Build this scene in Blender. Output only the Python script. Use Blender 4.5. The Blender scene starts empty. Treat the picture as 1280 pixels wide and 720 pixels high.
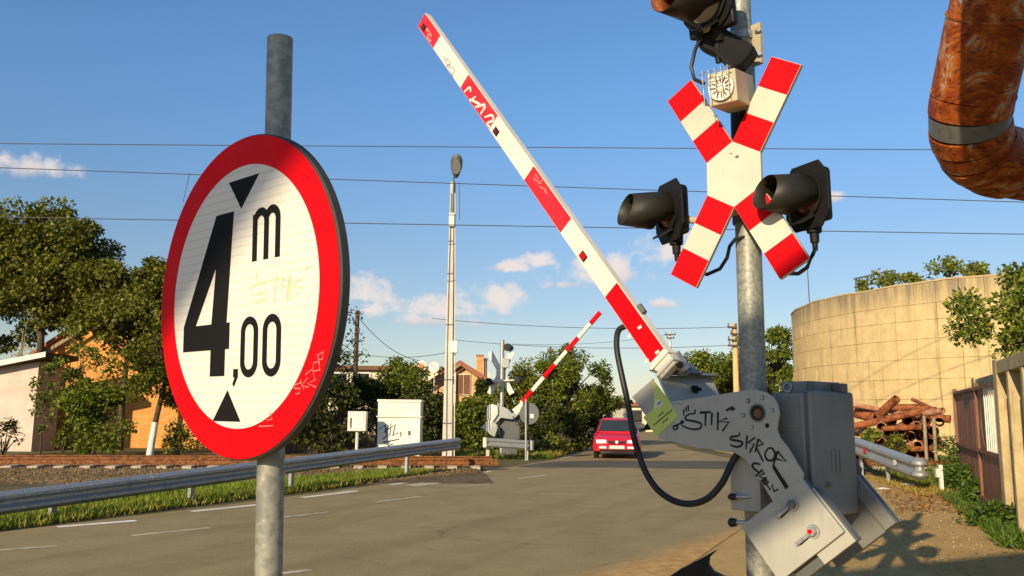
import bpy, math, random
import numpy as np
from mathutils import Vector, Matrix
random.seed(7)
rng = np.random.default_rng(7)
S = bpy.context.scene
COL = S.collection
V = Vector

# ------------------------------------------------------------------ camera
FPX = 1050.0                       # focal length in pixels of the 1280 px wide photograph
PITCH, ROLL = math.radians(8.4), math.radians(.55)
EYE = V((0, 0, 1.6))
FW = V((0, math.cos(PITCH), math.sin(PITCH)))
U0 = V((0, -math.sin(PITCH), math.cos(PITCH)))
R0 = V((1, 0, 0))
RT = R0 * math.cos(ROLL) + U0 * math.sin(ROLL)
UP = U0 * math.cos(ROLL) - R0 * math.sin(ROLL)
cam = bpy.data.cameras.new('camera')
cam.sensor_width = 36
cam.lens = FPX / 1280 * 36
cam.clip_start = .05
cam.clip_end = 5000
co = bpy.data.objects.new('camera', cam)
m = Matrix((RT, UP, -FW)).transposed().to_4x4()
m.translation = EYE
co.matrix_world = m
COL.objects.link(co)
S.camera = co

# ------------------------------------------------------------------ view
S.view_settings.view_transform = 'Standard'
S.view_settings.look = 'None'
S.view_settings.exposure = 0.35
S.view_settings.gamma = 1

# ------------------------------------------------------------------ sun and sky
SUN_EL = math.radians(21)
SUN_AZ = math.atan2(-.49, -.87)    # towards the sun, from +Y clockwise
sl = bpy.data.lights.new('sun', 'SUN')
sl.energy = 5.0
sl.angle = math.radians(.5)
sl.color = (1, .81, .54)
so = bpy.data.objects.new('sun', sl)
sdir = V((math.sin(SUN_AZ) * math.cos(SUN_EL), math.cos(SUN_AZ) * math.cos(SUN_EL), math.sin(SUN_EL)))
so.rotation_euler = sdir.to_track_quat('Z', 'Y').to_euler()
so.location = (-6, -10, 9)
COL.objects.link(so)

W = bpy.data.worlds.new('World')
S.world = W
W.use_nodes = True
wn, wl = W.node_tree.nodes, W.node_tree.links
wn.clear()
wout = wn.new('ShaderNodeOutputWorld')
wbg = wn.new('ShaderNodeBackground')
wbg.inputs[1].default_value = .079
wl.new(wbg.outputs[0], wout.inputs[0])
sky = wn.new('ShaderNodeTexSky')
sky.sky_type = 'NISHITA'
sky.sun_disc = False
sky.sun_elevation = SUN_EL
sky.sun_rotation = SUN_AZ
sky.air_density = 1.0
sky.dust_density = .35
sky.ozone_density = 2.5
wtc = wn.new('ShaderNodeTexCoord')


def ray(x, y):
    return FW + RT * ((x - 640) / FPX) + UP * ((360 - y) / FPX)


def at(x, y, Y):
    """world point at depth Y seen at photo pixel x, y"""
    d = ray(x, y)
    return EYE + d * (Y / d.y)


def ground(x, y, z=0.0):
    d = ray(x, y)
    return EYE + d * ((z - EYE.z) / d.z)


def on_plane(x, y, P0, n):
    d = ray(x, y)
    return EYE + d * ((P0 - EYE).dot(n) / d.dot(n))


def wmath(op, a, b=None, c=None):
    n = wn.new('ShaderNodeMath')
    n.operation = op
    for i, v in enumerate((a, b, c)):
        if v is None:
            continue
        if isinstance(v, (int, float)):
            n.inputs[i].default_value = v
        else:
            wl.new(v, n.inputs[i])
    return n.outputs[0]


def wvec(op, a, b=None):
    n = wn.new('ShaderNodeVectorMath')
    n.operation = op
    for i, v in enumerate((a, b)):
        if v is None:
            continue
        if isinstance(v, (tuple, Vector)):
            n.inputs[i].default_value = tuple(v)
        else:
            wl.new(v, n.inputs[i])
    return n.outputs['Value'] if op in ('DOT_PRODUCT', 'LENGTH') else n.outputs[0]


# small fair-weather clouds low in the sky: soft ellipses broken up by noise, all round the horizon
wd = wvec('NORMALIZE', wtc.outputs['Generated'])
nz = wn.new('ShaderNodeTexNoise')
nz.inputs['Scale'].default_value = 26
nz.inputs['Detail'].default_value = 7
nz.inputs['Roughness'].default_value = .62
wl.new(wd, nz.inputs['Vector'])
nzc = wmath('SUBTRACT', nz.outputs['Fac'], .5)
clouds = [(448, 372, 46, 20), (768, 340, 46, 20), (735, 332, 30, 15), (612, 376, 40, 18), (560, 390, 52, 14), (842, 316, 40, 20), (22, 206, 52, 15), (455, 388, 40, 17), (592, 382, 62, 17), (545, 402, 58, 12), (637, 335, 24, 8), (677, 328, 16, 10),
          (752, 345, 62, 22), (708, 357, 32, 9), (832, 322, 36, 20), (822, 381, 16, 7), (1040, 247, 14, 8)]
cl = []
for (x, y, w, h) in clouds:
    cl.append((ray(x, y).normalized(), w / FPX * 1.25, h / FPX * 1.15))
for k in range(9):                                   # more of the same out of view
    a = math.radians(70 + k * 27 + random.uniform(-8, 8))
    e = math.radians(random.uniform(7, 17))
    cl.append((V((math.sin(a) * math.cos(e), math.cos(a) * math.cos(e), math.sin(e))), random.uniform(.03, .06), random.uniform(.012, .02)))
mask = None
shade = None
for (c, w, h) in cl:
    r = c.cross(V((0, 0, 1))).normalized()
    u = r.cross(c).normalized()
    a = wvec('DOT_PRODUCT', wd, r / w)
    b = wmath('SUBTRACT', wvec('DOT_PRODUCT', wd, u / h), c.dot(u / h))
    up_ = wmath('MAXIMUM', b, wmath('MULTIPLY', b, -1.7))
    s = wmath('SUBTRACT', 1.0, wvec('DOT_PRODUCT', wd, c))
    cmb = wn.new('ShaderNodeCombineXYZ')
    wl.new(a, cmb.inputs[0]); wl.new(up_, cmb.inputs[1]); wl.new(wmath('MULTIPLY', s, 20), cmb.inputs[2])
    q = wmath('SUBTRACT', 1.0, wvec('LENGTH', cmb.outputs[0]))
    mask = q if mask is None else wmath('MAXIMUM', mask, q)
    sh = wmath('ADD', b, wmath('MULTIPLY', wmath('GREATER_THAN', wmath('SUBTRACT', wvec('LENGTH', cmb.outputs[0]), 1.6), 0), -50))
    shade = sh if shade is None else wmath('MAXIMUM', shade, sh)
dens = wmath('ADD', wmath('MULTIPLY', mask, .85), wmath('MULTIPLY', nzc, 3.4))
mr = wn.new('ShaderNodeMapRange')
mr.interpolation_type = 'SMOOTHSTEP'
mr.inputs['From Min'].default_value = -.05
mr.inputs['From Max'].default_value = .8
mr.inputs['To Max'].default_value = .95
wl.new(dens, mr.inputs['Value'])
far_off = wmath('MULTIPLY', mr.outputs[0], wmath('GREATER_THAN', mask, -.6))
cr = wn.new('ShaderNodeMapRange')
cr.inputs['From Min'].default_value = -.6
cr.inputs['From Max'].default_value = .5
wl.new(wmath('ADD', shade, wmath('MULTIPLY', nzc, 1.5)), cr.inputs['Value'])
ccol = wn.new('ShaderNodeMix')
ccol.data_type = 'RGBA'
ccol.inputs[6].default_value = (5.6, 5.5, 6.0, 1)
ccol.inputs[7].default_value = (8.6, 7.7, 7.3, 1)
wl.new(cr.outputs[0], ccol.inputs[0])
tint = wn.new('ShaderNodeMix')
tint.data_type = 'RGBA'
tint.blend_type = 'MULTIPLY'
tint.inputs[0].default_value = 1
tsep = wn.new('ShaderNodeSeparateXYZ')
wl.new(wd, tsep.inputs[0])
tmr = wn.new('ShaderNodeMapRange')
tmr.interpolation_type = 'SMOOTHSTEP'
tmr.inputs['From Min'].default_value = .06
tmr.inputs['From Max'].default_value = .42
wl.new(tsep.outputs['Z'], tmr.inputs['Value'])
tcm = wn.new('ShaderNodeMix')
tcm.data_type = 'RGBA'
tcm.inputs[6].default_value = (1.10, 1.01, 1.0, 1)
tcm.inputs[7].default_value = (1.06, 1.42, 1.66, 1)
wl.new(tmr.outputs[0], tcm.inputs[0])
wl.new(tcm.outputs[2], tint.inputs[7])
wl.new(sky.outputs[0], tint.inputs[6])
wmix = wn.new('ShaderNodeMix')
wmix.data_type = 'RGBA'
wl.new(far_off, wmix.inputs[0])
wl.new(tint.outputs[2], wmix.inputs[6])
wl.new(ccol.outputs[2], wmix.inputs[7])
wl.new(wmix.outputs[2], wbg.inputs[0])

# ------------------------------------------------------------------ materials


def lin(c):
    return tuple(((v / 255) / 12.92 if v / 255 <= .04045 else ((v / 255 + .055) / 1.055) ** 2.4) for v in c)


class NT:
    def __init__(s, name):
        s.m = bpy.data.materials.new(name)
        s.m.use_nodes = True
        s.n, s.l = s.m.node_tree.nodes, s.m.node_tree.links
        s.b = s.n['Principled BSDF']
        s.tc = s.n.new('ShaderNodeTexCoord')
        s.co = s.tc.outputs['Object']

    def put(s, sock, v):
        if isinstance(v, (int, float)):
            sock.default_value = v
        elif isinstance(v, tuple):
            sock.default_value = v if len(v) == len(sock.default_value) else (*v, 1)
        else:
            s.l.new(v, sock)

    def scaled(s, sc):
        n = s.n.new('ShaderNodeMapping')
        n.inputs['Scale'].default_value = sc
        s.l.new(s.co, n.inputs[0])
        return n.outputs[0]

    def noise(s, scale, detail=5, rough=.6, vec=None, dist=0):
        n = s.n.new('ShaderNodeTexNoise')
        n.inputs['Scale'].default_value = scale
        n.inputs['Detail'].default_value = detail
        n.inputs['Roughness'].default_value = rough
        n.inputs['Distortion'].default_value = dist
        s.l.new(vec if vec is not None else s.co, n.inputs['Vector'])
        return n.outputs['Fac']

    def ramp(s, fac, lo, hi, a=0.0, b=1.0):
        n = s.n.new('ShaderNodeMapRange')
        n.interpolation_type = 'SMOOTHSTEP'
        for i, v in zip((1, 2, 3, 4), (lo, hi, a, b)):
            n.inputs[i].default_value = v
        s.l.new(fac, n.inputs[0])
        return n.outputs[0]

    def mix(s, fac, a, b, mode='MIX'):
        n = s.n.new('ShaderNodeMix')
        n.data_type = 'RGBA'
        n.blend_type = mode
        s.put(n.inputs[0], fac)
        s.put(n.inputs[6], a)
        s.put(n.inputs[7], b)
        return n.outputs[2]

    def math(s, op, a, b):
        n = s.n.new('ShaderNodeMath')
        n.operation = op
        s.put(n.inputs[0], a)
        s.put(n.inputs[1], b)
        return n.outputs[0]

    def bump(s, h, strength=.3, dist=.01):
        n = s.n.new('ShaderNodeBump')
        n.inputs['Strength'].default_value = strength
        n.inputs['Distance'].default_value = dist
        s.l.new(h, n.inputs['Height'])
        s.l.new(n.outputs[0], s.b.inputs['Normal'])

    def done(s, col=None, rough=None, metal=None, spec=None):
        if col is not None: s.put(s.b.inputs['Base Color'], col)
        if rough is not None: s.put(s.b.inputs['Roughness'], rough)
        if metal is not None: s.put(s.b.inputs['Metallic'], metal)
        if spec is not None: s.put(s.b.inputs['Specular IOR Level'], spec)
        return s.m


def paint(name, c, rough=.45, dirt=.25, dirtc=(.12, .10, .07), scale=6, metal=0, spec=.4, streak=True, bump=.05):
    t = NT(name)
    n1 = t.noise(scale, 6, .65)
    n2 = t.noise(scale * 1.0, 5, .6, vec=t.scaled((6, 6, .7))) if streak else t.noise(scale * 4, 4)
    d = t.math('MULTIPLY', t.ramp(n1, .42, .75), t.ramp(n2, .35, .8))
    col = t.mix(t.math('MULTIPLY', d, dirt), c, dirtc)
    v = t.ramp(t.noise(scale * .35, 3), .3, .7, .88, 1.06)
    col = t.mix(1.0, col, (1, 1, 1), 'MULTIPLY') if False else col
    hsv = t.n.new('ShaderNodeHueSaturation')
    t.l.new(col, hsv.inputs['Color'])
    t.l.new(v, hsv.inputs['Value'])
    if bump: t.bump(t.noise(scale * 12, 3), bump, .004)
    return t.done(hsv.outputs[0], t.ramp(n1, .3, .7, rough - .08, rough + .12), metal, spec)


def mottled(name, a, b, scale, rough=.9, bump=.4, bd=.02, detail=8, spec=.2):
    t = NT(name)
    n = t.noise(scale, detail, .65)
    n2 = t.noise(scale * .13, 4, .6)
    f = t.math('ADD', t.math('MULTIPLY', n, .6), t.math('MULTIPLY', n2, .4))
    t.bump(t.noise(scale * 2.5, 5), bump, bd)
    return t.done(t.mix(t.ramp(f, .36, .64), a, b), rough, 0, spec)


M = {}
M['red'] = paint('red_reflective_sheet', (.66, .0, .004), .6, .10, (.35, .01, .01), spec=.12)
M['red_faded'] = paint('faded_red_paint', (.72, .012, .02), .45, .22, (.62, .32, .30), 9)
M['white'] = paint('white_reflective_sheet', (.56, .50, .40), .45, .16, (.40, .34, .24))
M['arm_white'] = paint('white_boom_paint', (.66, .62, .53), .42, .18, (.45, .38, .27), 5)
M['black'] = paint('black_print', (.008, .008, .008), .65, .1, (.03, .03, .03), spec=.1)
M['marker'] = paint('black_marker', (.01, .01, .011), .55, 0)
M['plate_grey'] = paint('grey_machine_paint', (.38, .37, .315), .46, .5, (.17, .15, .11), 5)
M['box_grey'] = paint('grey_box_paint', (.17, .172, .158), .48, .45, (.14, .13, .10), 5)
M['dark_grey'] = paint('dark_grey_paint', (.10, .105, .105), .5, .3)
M['lamp_black'] = paint('sooty_black_housing', (.009, .009, .008), .55, .4, (.03, .023, .012), spec=.25)
M['hood'] = paint('black_hood', (.018, .017, .013), .48, .45, (.05, .038, .02), spec=.3)
M['rubber'] = paint('black_rubber', (.012, .012, .012), .55, .2, (.04, .04, .035))
M['brass'] = paint('dull_cream_casting', (.42, .37, .25), .55, .4, (.2, .14, .06))
M['lens'] = paint('dark_red_lens', (.09, .008, .004), .15, .1, spec=.6)
M['sticker'] = paint('yellow_green_sticker', (.50, .58, .13), .5, .12, (.3, .3, .1))
M['back_dark'] = paint('dark_sign_edge', (.035, .04, .038), .6, .3)  # galvanised grey sheet; the edge's unlit look is put into this dark base
M['pale_tag'] = paint('pale_paint_tag', (.66, .72, .36), .5, 0)
M['pink_tag'] = paint('pink_paint_tag', (.80, .16, .15), .5, 0)
M['concrete_pole'] = paint('pole_concrete', (.56, .52, .43), .85, .5, (.25, .22, .16), 3, spec=.15, bump=.2)
M['warm_pole'] = paint('sunlit_tan_pole', (.58, .40, .19), .85, .4, (.3, .18, .08), 3, spec=.15)
M['cabinet'] = paint('cream_cabinet_paint', (.78, .74, .62), .55, .35, (.4, .33, .2), 2.5)
M['car_red'] = paint('red_car_paint', (.62, .012, .03), .25, .1, (.25, .02, .03), 2, spec=.5, bump=0)
M['glass'] = paint('dark_window_glass', (.03, .04, .045), .08, 0, spec=.6, bump=0)
M['chrome'] = paint('bright_lamp_glass', (.85, .83, .78), .15, .1, spec=.6, bump=0)
M['tyre'] = paint('tyre_rubber', (.018, .018, .018), .75, .2)
M['wood_dark'] = paint('old_dark_timber', (.085, .062, .042), .85, .4, (.03, .025, .02), 4)
M['brown_gate'] = paint('brown_gate_paint', (.17, .066, .03), .6, .5, (.05, .02, .012), 4)
M['terracotta'] = paint('terracotta_roof', (.30, .115, .065), .85, .5, (.12, .06, .04), 5)
M['wire'] = paint('dark_wire', (.07, .075, .085), .6, 0)
M['fence_dark'] = paint('dark_fence_board', (.075, .07, .06), .85, .5, (.03, .03, .025), 3)
M['grey_fence'] = paint('grey_fence_panel', (.11, .105, .085), .85, .5, (.08, .075, .06), 3)

t = NT('galvanised_steel')
sp = t.noise(38, 3, .5)
big = t.noise(5, 5)
c = t.mix(t.ramp(sp, .35, .65), (.30, .315, .31), (.46, .47, .45))
c = t.mix(t.ramp(big, .5, .75, 0, .55), c, (.21, .22, .215))
t.bump(sp, .08, .002)
M['galv'] = t.done(c, t.ramp(big, .3, .7, .38, .62), .55, .4)

t = NT('painted_steel_pole')
sp = t.noise(45, 3, .5)
c = t.mix(t.ramp(sp, .4, .6), (.20, .21, .185), (.30, .30, .25))
c = t.mix(t.ramp(t.noise(4, 6, vec=t.scaled((4, 4, .5))), .5, .7, 0, .5), c, (.15, .14, .095))
c = t.mix(t.ramp(t.noise(90, 2), .66, .72), c, (.42, .39, .30))
t.bump(t.noise(70, 3), .25, .002)
M['pole_steel'] = t.done(c, .5, .25, .4)

t = NT('sign_white_sheet')
wv = t.n.new('ShaderNodeTexWave')
wv.wave_type = 'BANDS'; wv.bands_direction = 'Z'
wv.inputs['Scale'].default_value = 17
wv.inputs['Distortion'].default_value = .6
wv.inputs['Detail'].default_value = 2
t.l.new(t.co, wv.inputs[0])
c = t.mix(t.math('MULTIPLY', t.ramp(wv.outputs['Fac'], .72, .96), .45), (.66, .63, .55), (.50, .47, .40))
c = t.mix(t.ramp(t.noise(9, 6), .55, .8, 0, .25), c, (.5, .47, .38))
M['sign_white'] = t.done(c, .42, 0, .4)

t = NT('asphalt')
fine = t.noise(62, 4, .7)
mid = t.noise(1.4, 6, .65)
lanes = t.noise(.35, 5, .6)
c = t.mix(t.ramp(mid, .35, .68), (.245, .185, .082), (.295, .224, .100))
c = t.mix(t.ramp(lanes, .42, .62, 0, .45), c, (.315, .238, .113))
c = t.mix(t.ramp(fine, .50, .68, 0, .8), c, (.44, .35, .20))
c = t.mix(t.ramp(t.noise(60, 3, .6), .3, .42, .6, 0), c, (.085, .066, .038))
vo = t.n.new('ShaderNodeTexVoronoi')
vo.feature = 'DISTANCE_TO_EDGE'
vo.inputs['Scale'].default_value = .42
mp = t.n.new('ShaderNodeMix'); mp.data_type = 'VECTOR'; mp.inputs[0].default_value = .12
nn = t.n.new('ShaderNodeTexNoise'); nn.inputs['Scale'].default_value = 2.2; nn.inputs['Detail'].default_value = 5
t.l.new(t.co, nn.inputs[0]); t.l.new(t.co, mp.inputs[4]); t.l.new(nn.outputs['Color'], mp.inputs[5])
t.l.new(mp.outputs[1], vo.inputs['Vector'])
mpr = t.n.new('ShaderNodeMapping'); mpr.vector_type = 'POINT'
mpr.inputs['Rotation'].default_value = (0, 0, math.atan2(.42, .9075))
mps = t.n.new('ShaderNodeMapping'); mps.inputs['Scale'].default_value = (1.1, .05, 1)
t.l.new(t.co, mpr.inputs[0]); t.l.new(mpr.outputs[0], mps.inputs[0])
c = t.mix(t.ramp(t.noise(1.0, 4, .55, vec=mps.outputs[0]), .48, .66, 0, .35), c, (.17, .13, .065))
crk = t.math('MULTIPLY', t.ramp(vo.outputs['Distance'], 0, .012, 1, 0), t.ramp(t.noise(.6, 3), .5, .62))
c = t.mix(t.math('MULTIPLY', crk, .28), c, (.04, .037, .03))
t.bump(fine, .5, .006)
dv = t.n.new('ShaderNodeVectorMath'); dv.operation = 'DOT_PRODUCT'
dv.inputs[1].default_value = (-.9075, .42, 0)
t.l.new(t.co, dv.inputs[0])
edge_u = t.math('SUBTRACT', dv.outputs['Value'], 2.16)
edge_u = t.math('ADD', edge_u, t.math('MULTIPLY', t.math('SUBTRACT', t.noise(1.1, 5, .6), .5), -.8))
av = t.n.new('ShaderNodeVectorMath'); av.operation = 'DOT_PRODUCT'
av.inputs[1].default_value = (.42, .9075, 0)
t.l.new(t.co, av.inputs[0])
edge_u = t.math('ADD', edge_u, t.math('MULTIPLY', t.math('SUBTRACT', av.outputs['Value'], 7.7), .2))
sand = t.ramp(edge_u, .55, 1.15, .95, 0)
c = t.mix(sand, c, t.mix(t.ramp(t.noise(7, 6), .35, .65), (.40, .225, .065), (.56, .35, .12)))
M['asphalt'] = t.done(c, .88, 0, .25)
M['asphalt_dark'] = mottled('dark_crossing_asphalt', (.075, .065, .048), (.13, .113, .08), 6, .9, .5)
M['dirt'] = mottled('sandy_dirt', (.42, .235, .065), (.58, .36, .12), 5, .95, .7, .03)
t = NT('worn_gravel_ground')
n1 = t.noise(.9, 7, .7); n2 = t.noise(9, 6, .7); n3 = t.noise(55, 3, .6)
c = t.mix(t.ramp(n1, .35, .65), (.43, .285, .105), (.54, .365, .14))
c = t.mix(t.ramp(n2, .45, .7, 0, .5), c, (.30, .21, .10))
c = t.mix(t.ramp(n3, .58, .7, 0, .6), c, (.52, .38, .19))
c = t.mix(t.ramp(n3, .30, .42, .6, 0), c, (.20, .125, .055))
t.bump(t.math('ADD', n3, n2), .8, .02)
M['lot'] = t.done(c, .95, 0, .15)
M['old_lot'] = mottled('worn_gravel_ground', (.32, .195, .065), (.48, .31, .11), 7, .95, .7, .03)
M['earth'] = mottled('dry_earth_and_grass', (.085, .075, .028), (.16, .135, .06), 3, .95, .8, .05)
M['ballast'] = mottled('brown_ballast', (.09, .062, .032), (.22, .165, .095), 14, .95, 1, .05)
M['stone'] = mottled('ballast_stone', (.10, .066, .032), (.215, .15, .08), 6, .95, .3)
M['line'] = mottled('worn_white_line', (.72, .66, .54), (.92, .88, .78), 8, .8, .3)
M['line_faint'] = mottled('faint_worn_line', (.36, .30, .19), (.62, .55, .40), 9, .85, .3)
M['sleeper'] = mottled('sleeper_concrete', (.38, .33, .24), (.58, .50, .38), 6, .9, .3)

t = NT('rusty_rail')
n = t.noise(12, 6)
c = t.mix(t.ramp(n, .35, .65), (.10, .036, .012), (.26, .105, .03))
M['rail'] = t.done(c, .75, .1, .3)

t = NT('rust')
n = t.noise(5, 7, .7)
n2 = t.noise(22, 5, .7)
c = t.mix(t.ramp(n, .35, .66), (.10, .028, .012), (.33, .105, .035))
c = t.mix(t.ramp(n2, .5, .7, 0, .6), c, (.42, .19, .09))
t.bump(n2, .4, .006)
M['rust'] = t.done(c, .85, .05, .2)
t = NT('pale_rust')
c = t.mix(t.ramp(t.noise(6, 7, .7), .35, .66), (.26, .10, .05), (.48, .25, .15))
t.bump(t.noise(22, 5), .4, .006)
M['rust_pale'] = t.done(c, .85, .05, .2)

t = NT('rusted_lagging_sheet')          # bare and rusted metal cladding of the overhead pipe
sw = t.noise(2.2, 8, .72, vec=t.scaled((1, 1, 1)), dist=1.2)
st = t.noise(9, 6, .75, vec=t.scaled((.5, 1.2, 3.5)), dist=.8)
c = t.mix(t.ramp(sw, .40, .60), (.23, .038, .005), (.47, .125, .013))
c = t.mix(t.ramp(st, .50, .62, 0, .9), c, (.07, .016, .005))
c = t.mix(t.ramp(t.math('ADD', sw, t.math('MULTIPLY', st, .35)), .735, .79, 0, .75), c, (.40, .37, .29))
t.bump(t.noise(6, 4), .25, .02)
M['lagging'] = t.done(c, .62, .2, .3)
t = NT('grey_lagging_band')
c = t.mix(t.ramp(t.noise(7, 6), .5, .7, 0, .5), (.17, .175, .16), (.09, .04, .018))
M['lag_grey'] = t.done(c, .5, .4, .4)

t = NT('tank_concrete')
n = t.noise(2.5, 7, .65)
stn = t.noise(3.0, 6, .7, vec=t.scaled((1, 1, .09)))
c = t.mix(t.ramp(n, .3, .7), (.49, .365, .175), (.59, .45, .225))
c = t.mix(t.ramp(stn, .52, .70, 0, .7), c, (.22, .16, .09))
sep = t.n.new('ShaderNodeSeparateXYZ')
t.l.new(t.tc.outputs['Object'], sep.inputs[0])
c = t.mix(t.math('MULTIPLY', t.ramp(sep.outputs['Z'], 5.9, 7.25), t.ramp(stn, .34, .58, .25, .95)), c, (.21, .17, .115))
t.bump(t.noise(14, 5), .3, .02)
M['tank'] = t.done(c, .9, 0, .2)
M['tank_joint'] = mottled('tank_joint_concrete', (.40, .30, .15), (.49, .38, .20), 4)

t = NT('wall_concrete')
n = t.noise(3.5, 7, .65)
stn = t.noise(4, 6, .7, vec=t.scaled((1.5, 1.5, .2)))
c = t.mix(t.ramp(n, .3, .7), (.37, .28, .14), (.52, .41, .22))
c = t.mix(t.ramp(stn, .5, .7, 0, .6), c, (.15, .115, .07))
t.bump(t.noise(20, 6), .4, .02)
M['wall_conc'] = t.done(c, .9, 0, .2)
M['panel_conc'] = mottled('grey_panel_concrete', (.21, .185, .14), (.33, .295, .22), 5, .9, .3)

t = NT('orange_brick')
br = t.n.new('ShaderNodeTexBrick')
br.inputs['Scale'].default_value = 1
br.inputs['Brick Width'].default_value = .26
br.inputs['Row Height'].default_value = .085
br.inputs['Mortar Size'].default_value = .010
br.inputs['Color1'].default_value = (.60, .21, .035, 1)
br.inputs['Color2'].default_value = (.74, .31, .065, 1)
br.inputs['Mortar'].default_value = (.50, .32, .16, 1)
mpg = t.n.new('ShaderNodeMapping')
mpg.inputs['Rotation'].default_value = (math.radians(90), 0, 0)
t.l.new(t.co, mpg.inputs[0])
t.l.new(mpg.outputs[0], br.inputs[0])
c = t.mix(t.ramp(t.noise(1.2, 6), .5, .72, 0, .5), br.outputs['Color'], (.66, .40, .16))
M['brick'] = t.done(c, .9, 0, .15)
M['render_pink'] = mottled('pinkish_render', (.54, .42, .34), (.64, .52, .44), 2, .9, .15)
M['render_cream'] = mottled('cream_render', (.62, .53, .36), (.74, .66, .48), 2, .9, .15)
M['render_orange'] = mottled('peach_render', (.56, .31, .15), (.68, .42, .22), 2, .9, .15)
M['shutter'] = mottled('brown_shutter', (.13, .065, .035), (.20, .10, .05), 8, .8, .2)


def leafmat(name, a, b, trans=.28):
    t = NT(name)
    g = t.n.new('ShaderNodeNewGeometry')
    r = g.outputs['Random Per Island']
    big = t.noise(.9, 3)
    f = t.math('ADD', t.math('MULTIPLY', r, .6), t.math('MULTIPLY', big, .5))
    c = t.mix(t.ramp(f, .2, .9), a, b)
    c = t.mix(t.ramp(r, .93, .99, 0, .6), c, (b[0] * 1.6, b[1] * 1.25, b[2] * .9))
    t.done(c, .55, 0, .25)
    tr = t.n.new('ShaderNodeBsdfTranslucent')
    t.l.new(c, tr.inputs[0])
    ms = t.n.new('ShaderNodeMixShader')
    ms.inputs[0].default_value = trans
    t.l.new(t.b.outputs[0], ms.inputs[1]); t.l.new(tr.outputs[0], ms.inputs[2])
    t.l.new(ms.outputs[0], t.n['Material Output'].inputs[0])
    return t.m


M['leaf_olive'] = leafmat('olive_leaves', (.060, .072, .007), (.20, .205, .020))
M['leaf_green'] = leafmat('green_leaves', (.060, .095, .008), (.20, .235, .026))
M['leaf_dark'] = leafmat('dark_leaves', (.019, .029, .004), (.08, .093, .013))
M['leaf_yellow'] = leafmat('yellow_green_leaves', (.085, .115, .012), (.25, .27, .04))
M['leaf_fern'] = leafmat('fresh_green_leaves', (.035, .075, .010), (.12, .19, .022))
M['grass'] = leafmat('grass_blades', (.075, .15, .010), (.24, .31, .03))
M['grass_dry'] = leafmat('dry_grass_blades', (.22, .16, .03), (.42, .33, .08))
M['bark'] = mottled('bark', (.045, .034, .022), (.11, .085, .058), 14, .95, .8)
M['bark_pale'] = mottled('pale_bark', (.22, .17, .10), (.34, .27, .17), 14, .95, .6)
M['limewash'] = mottled('limewash', (.62, .60, .54), (.78, .76, .70), 8, .9, .3)

# ------------------------------------------------------------------ mesh helpers


def origin_of(o):
    p = V((0, 0, 0))
    while o is not None:
        p = p + o.location
        o = o.parent
    return p


def tag(o, label=None, cat=None, group=None, kind=None):
    if label: o['label'] = label
    if cat: o['category'] = cat
    if group: o['group'] = group
    if kind: o['kind'] = kind
    return o


def thing(name, label, cat, loc=(0, 0, 0), group=None, kind=None):
    o = bpy.data.objects.new(name, None)
    o.empty_display_size = .2
    o.location = loc
    COL.objects.link(o)
    return tag(o, label, cat, group, kind)


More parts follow.
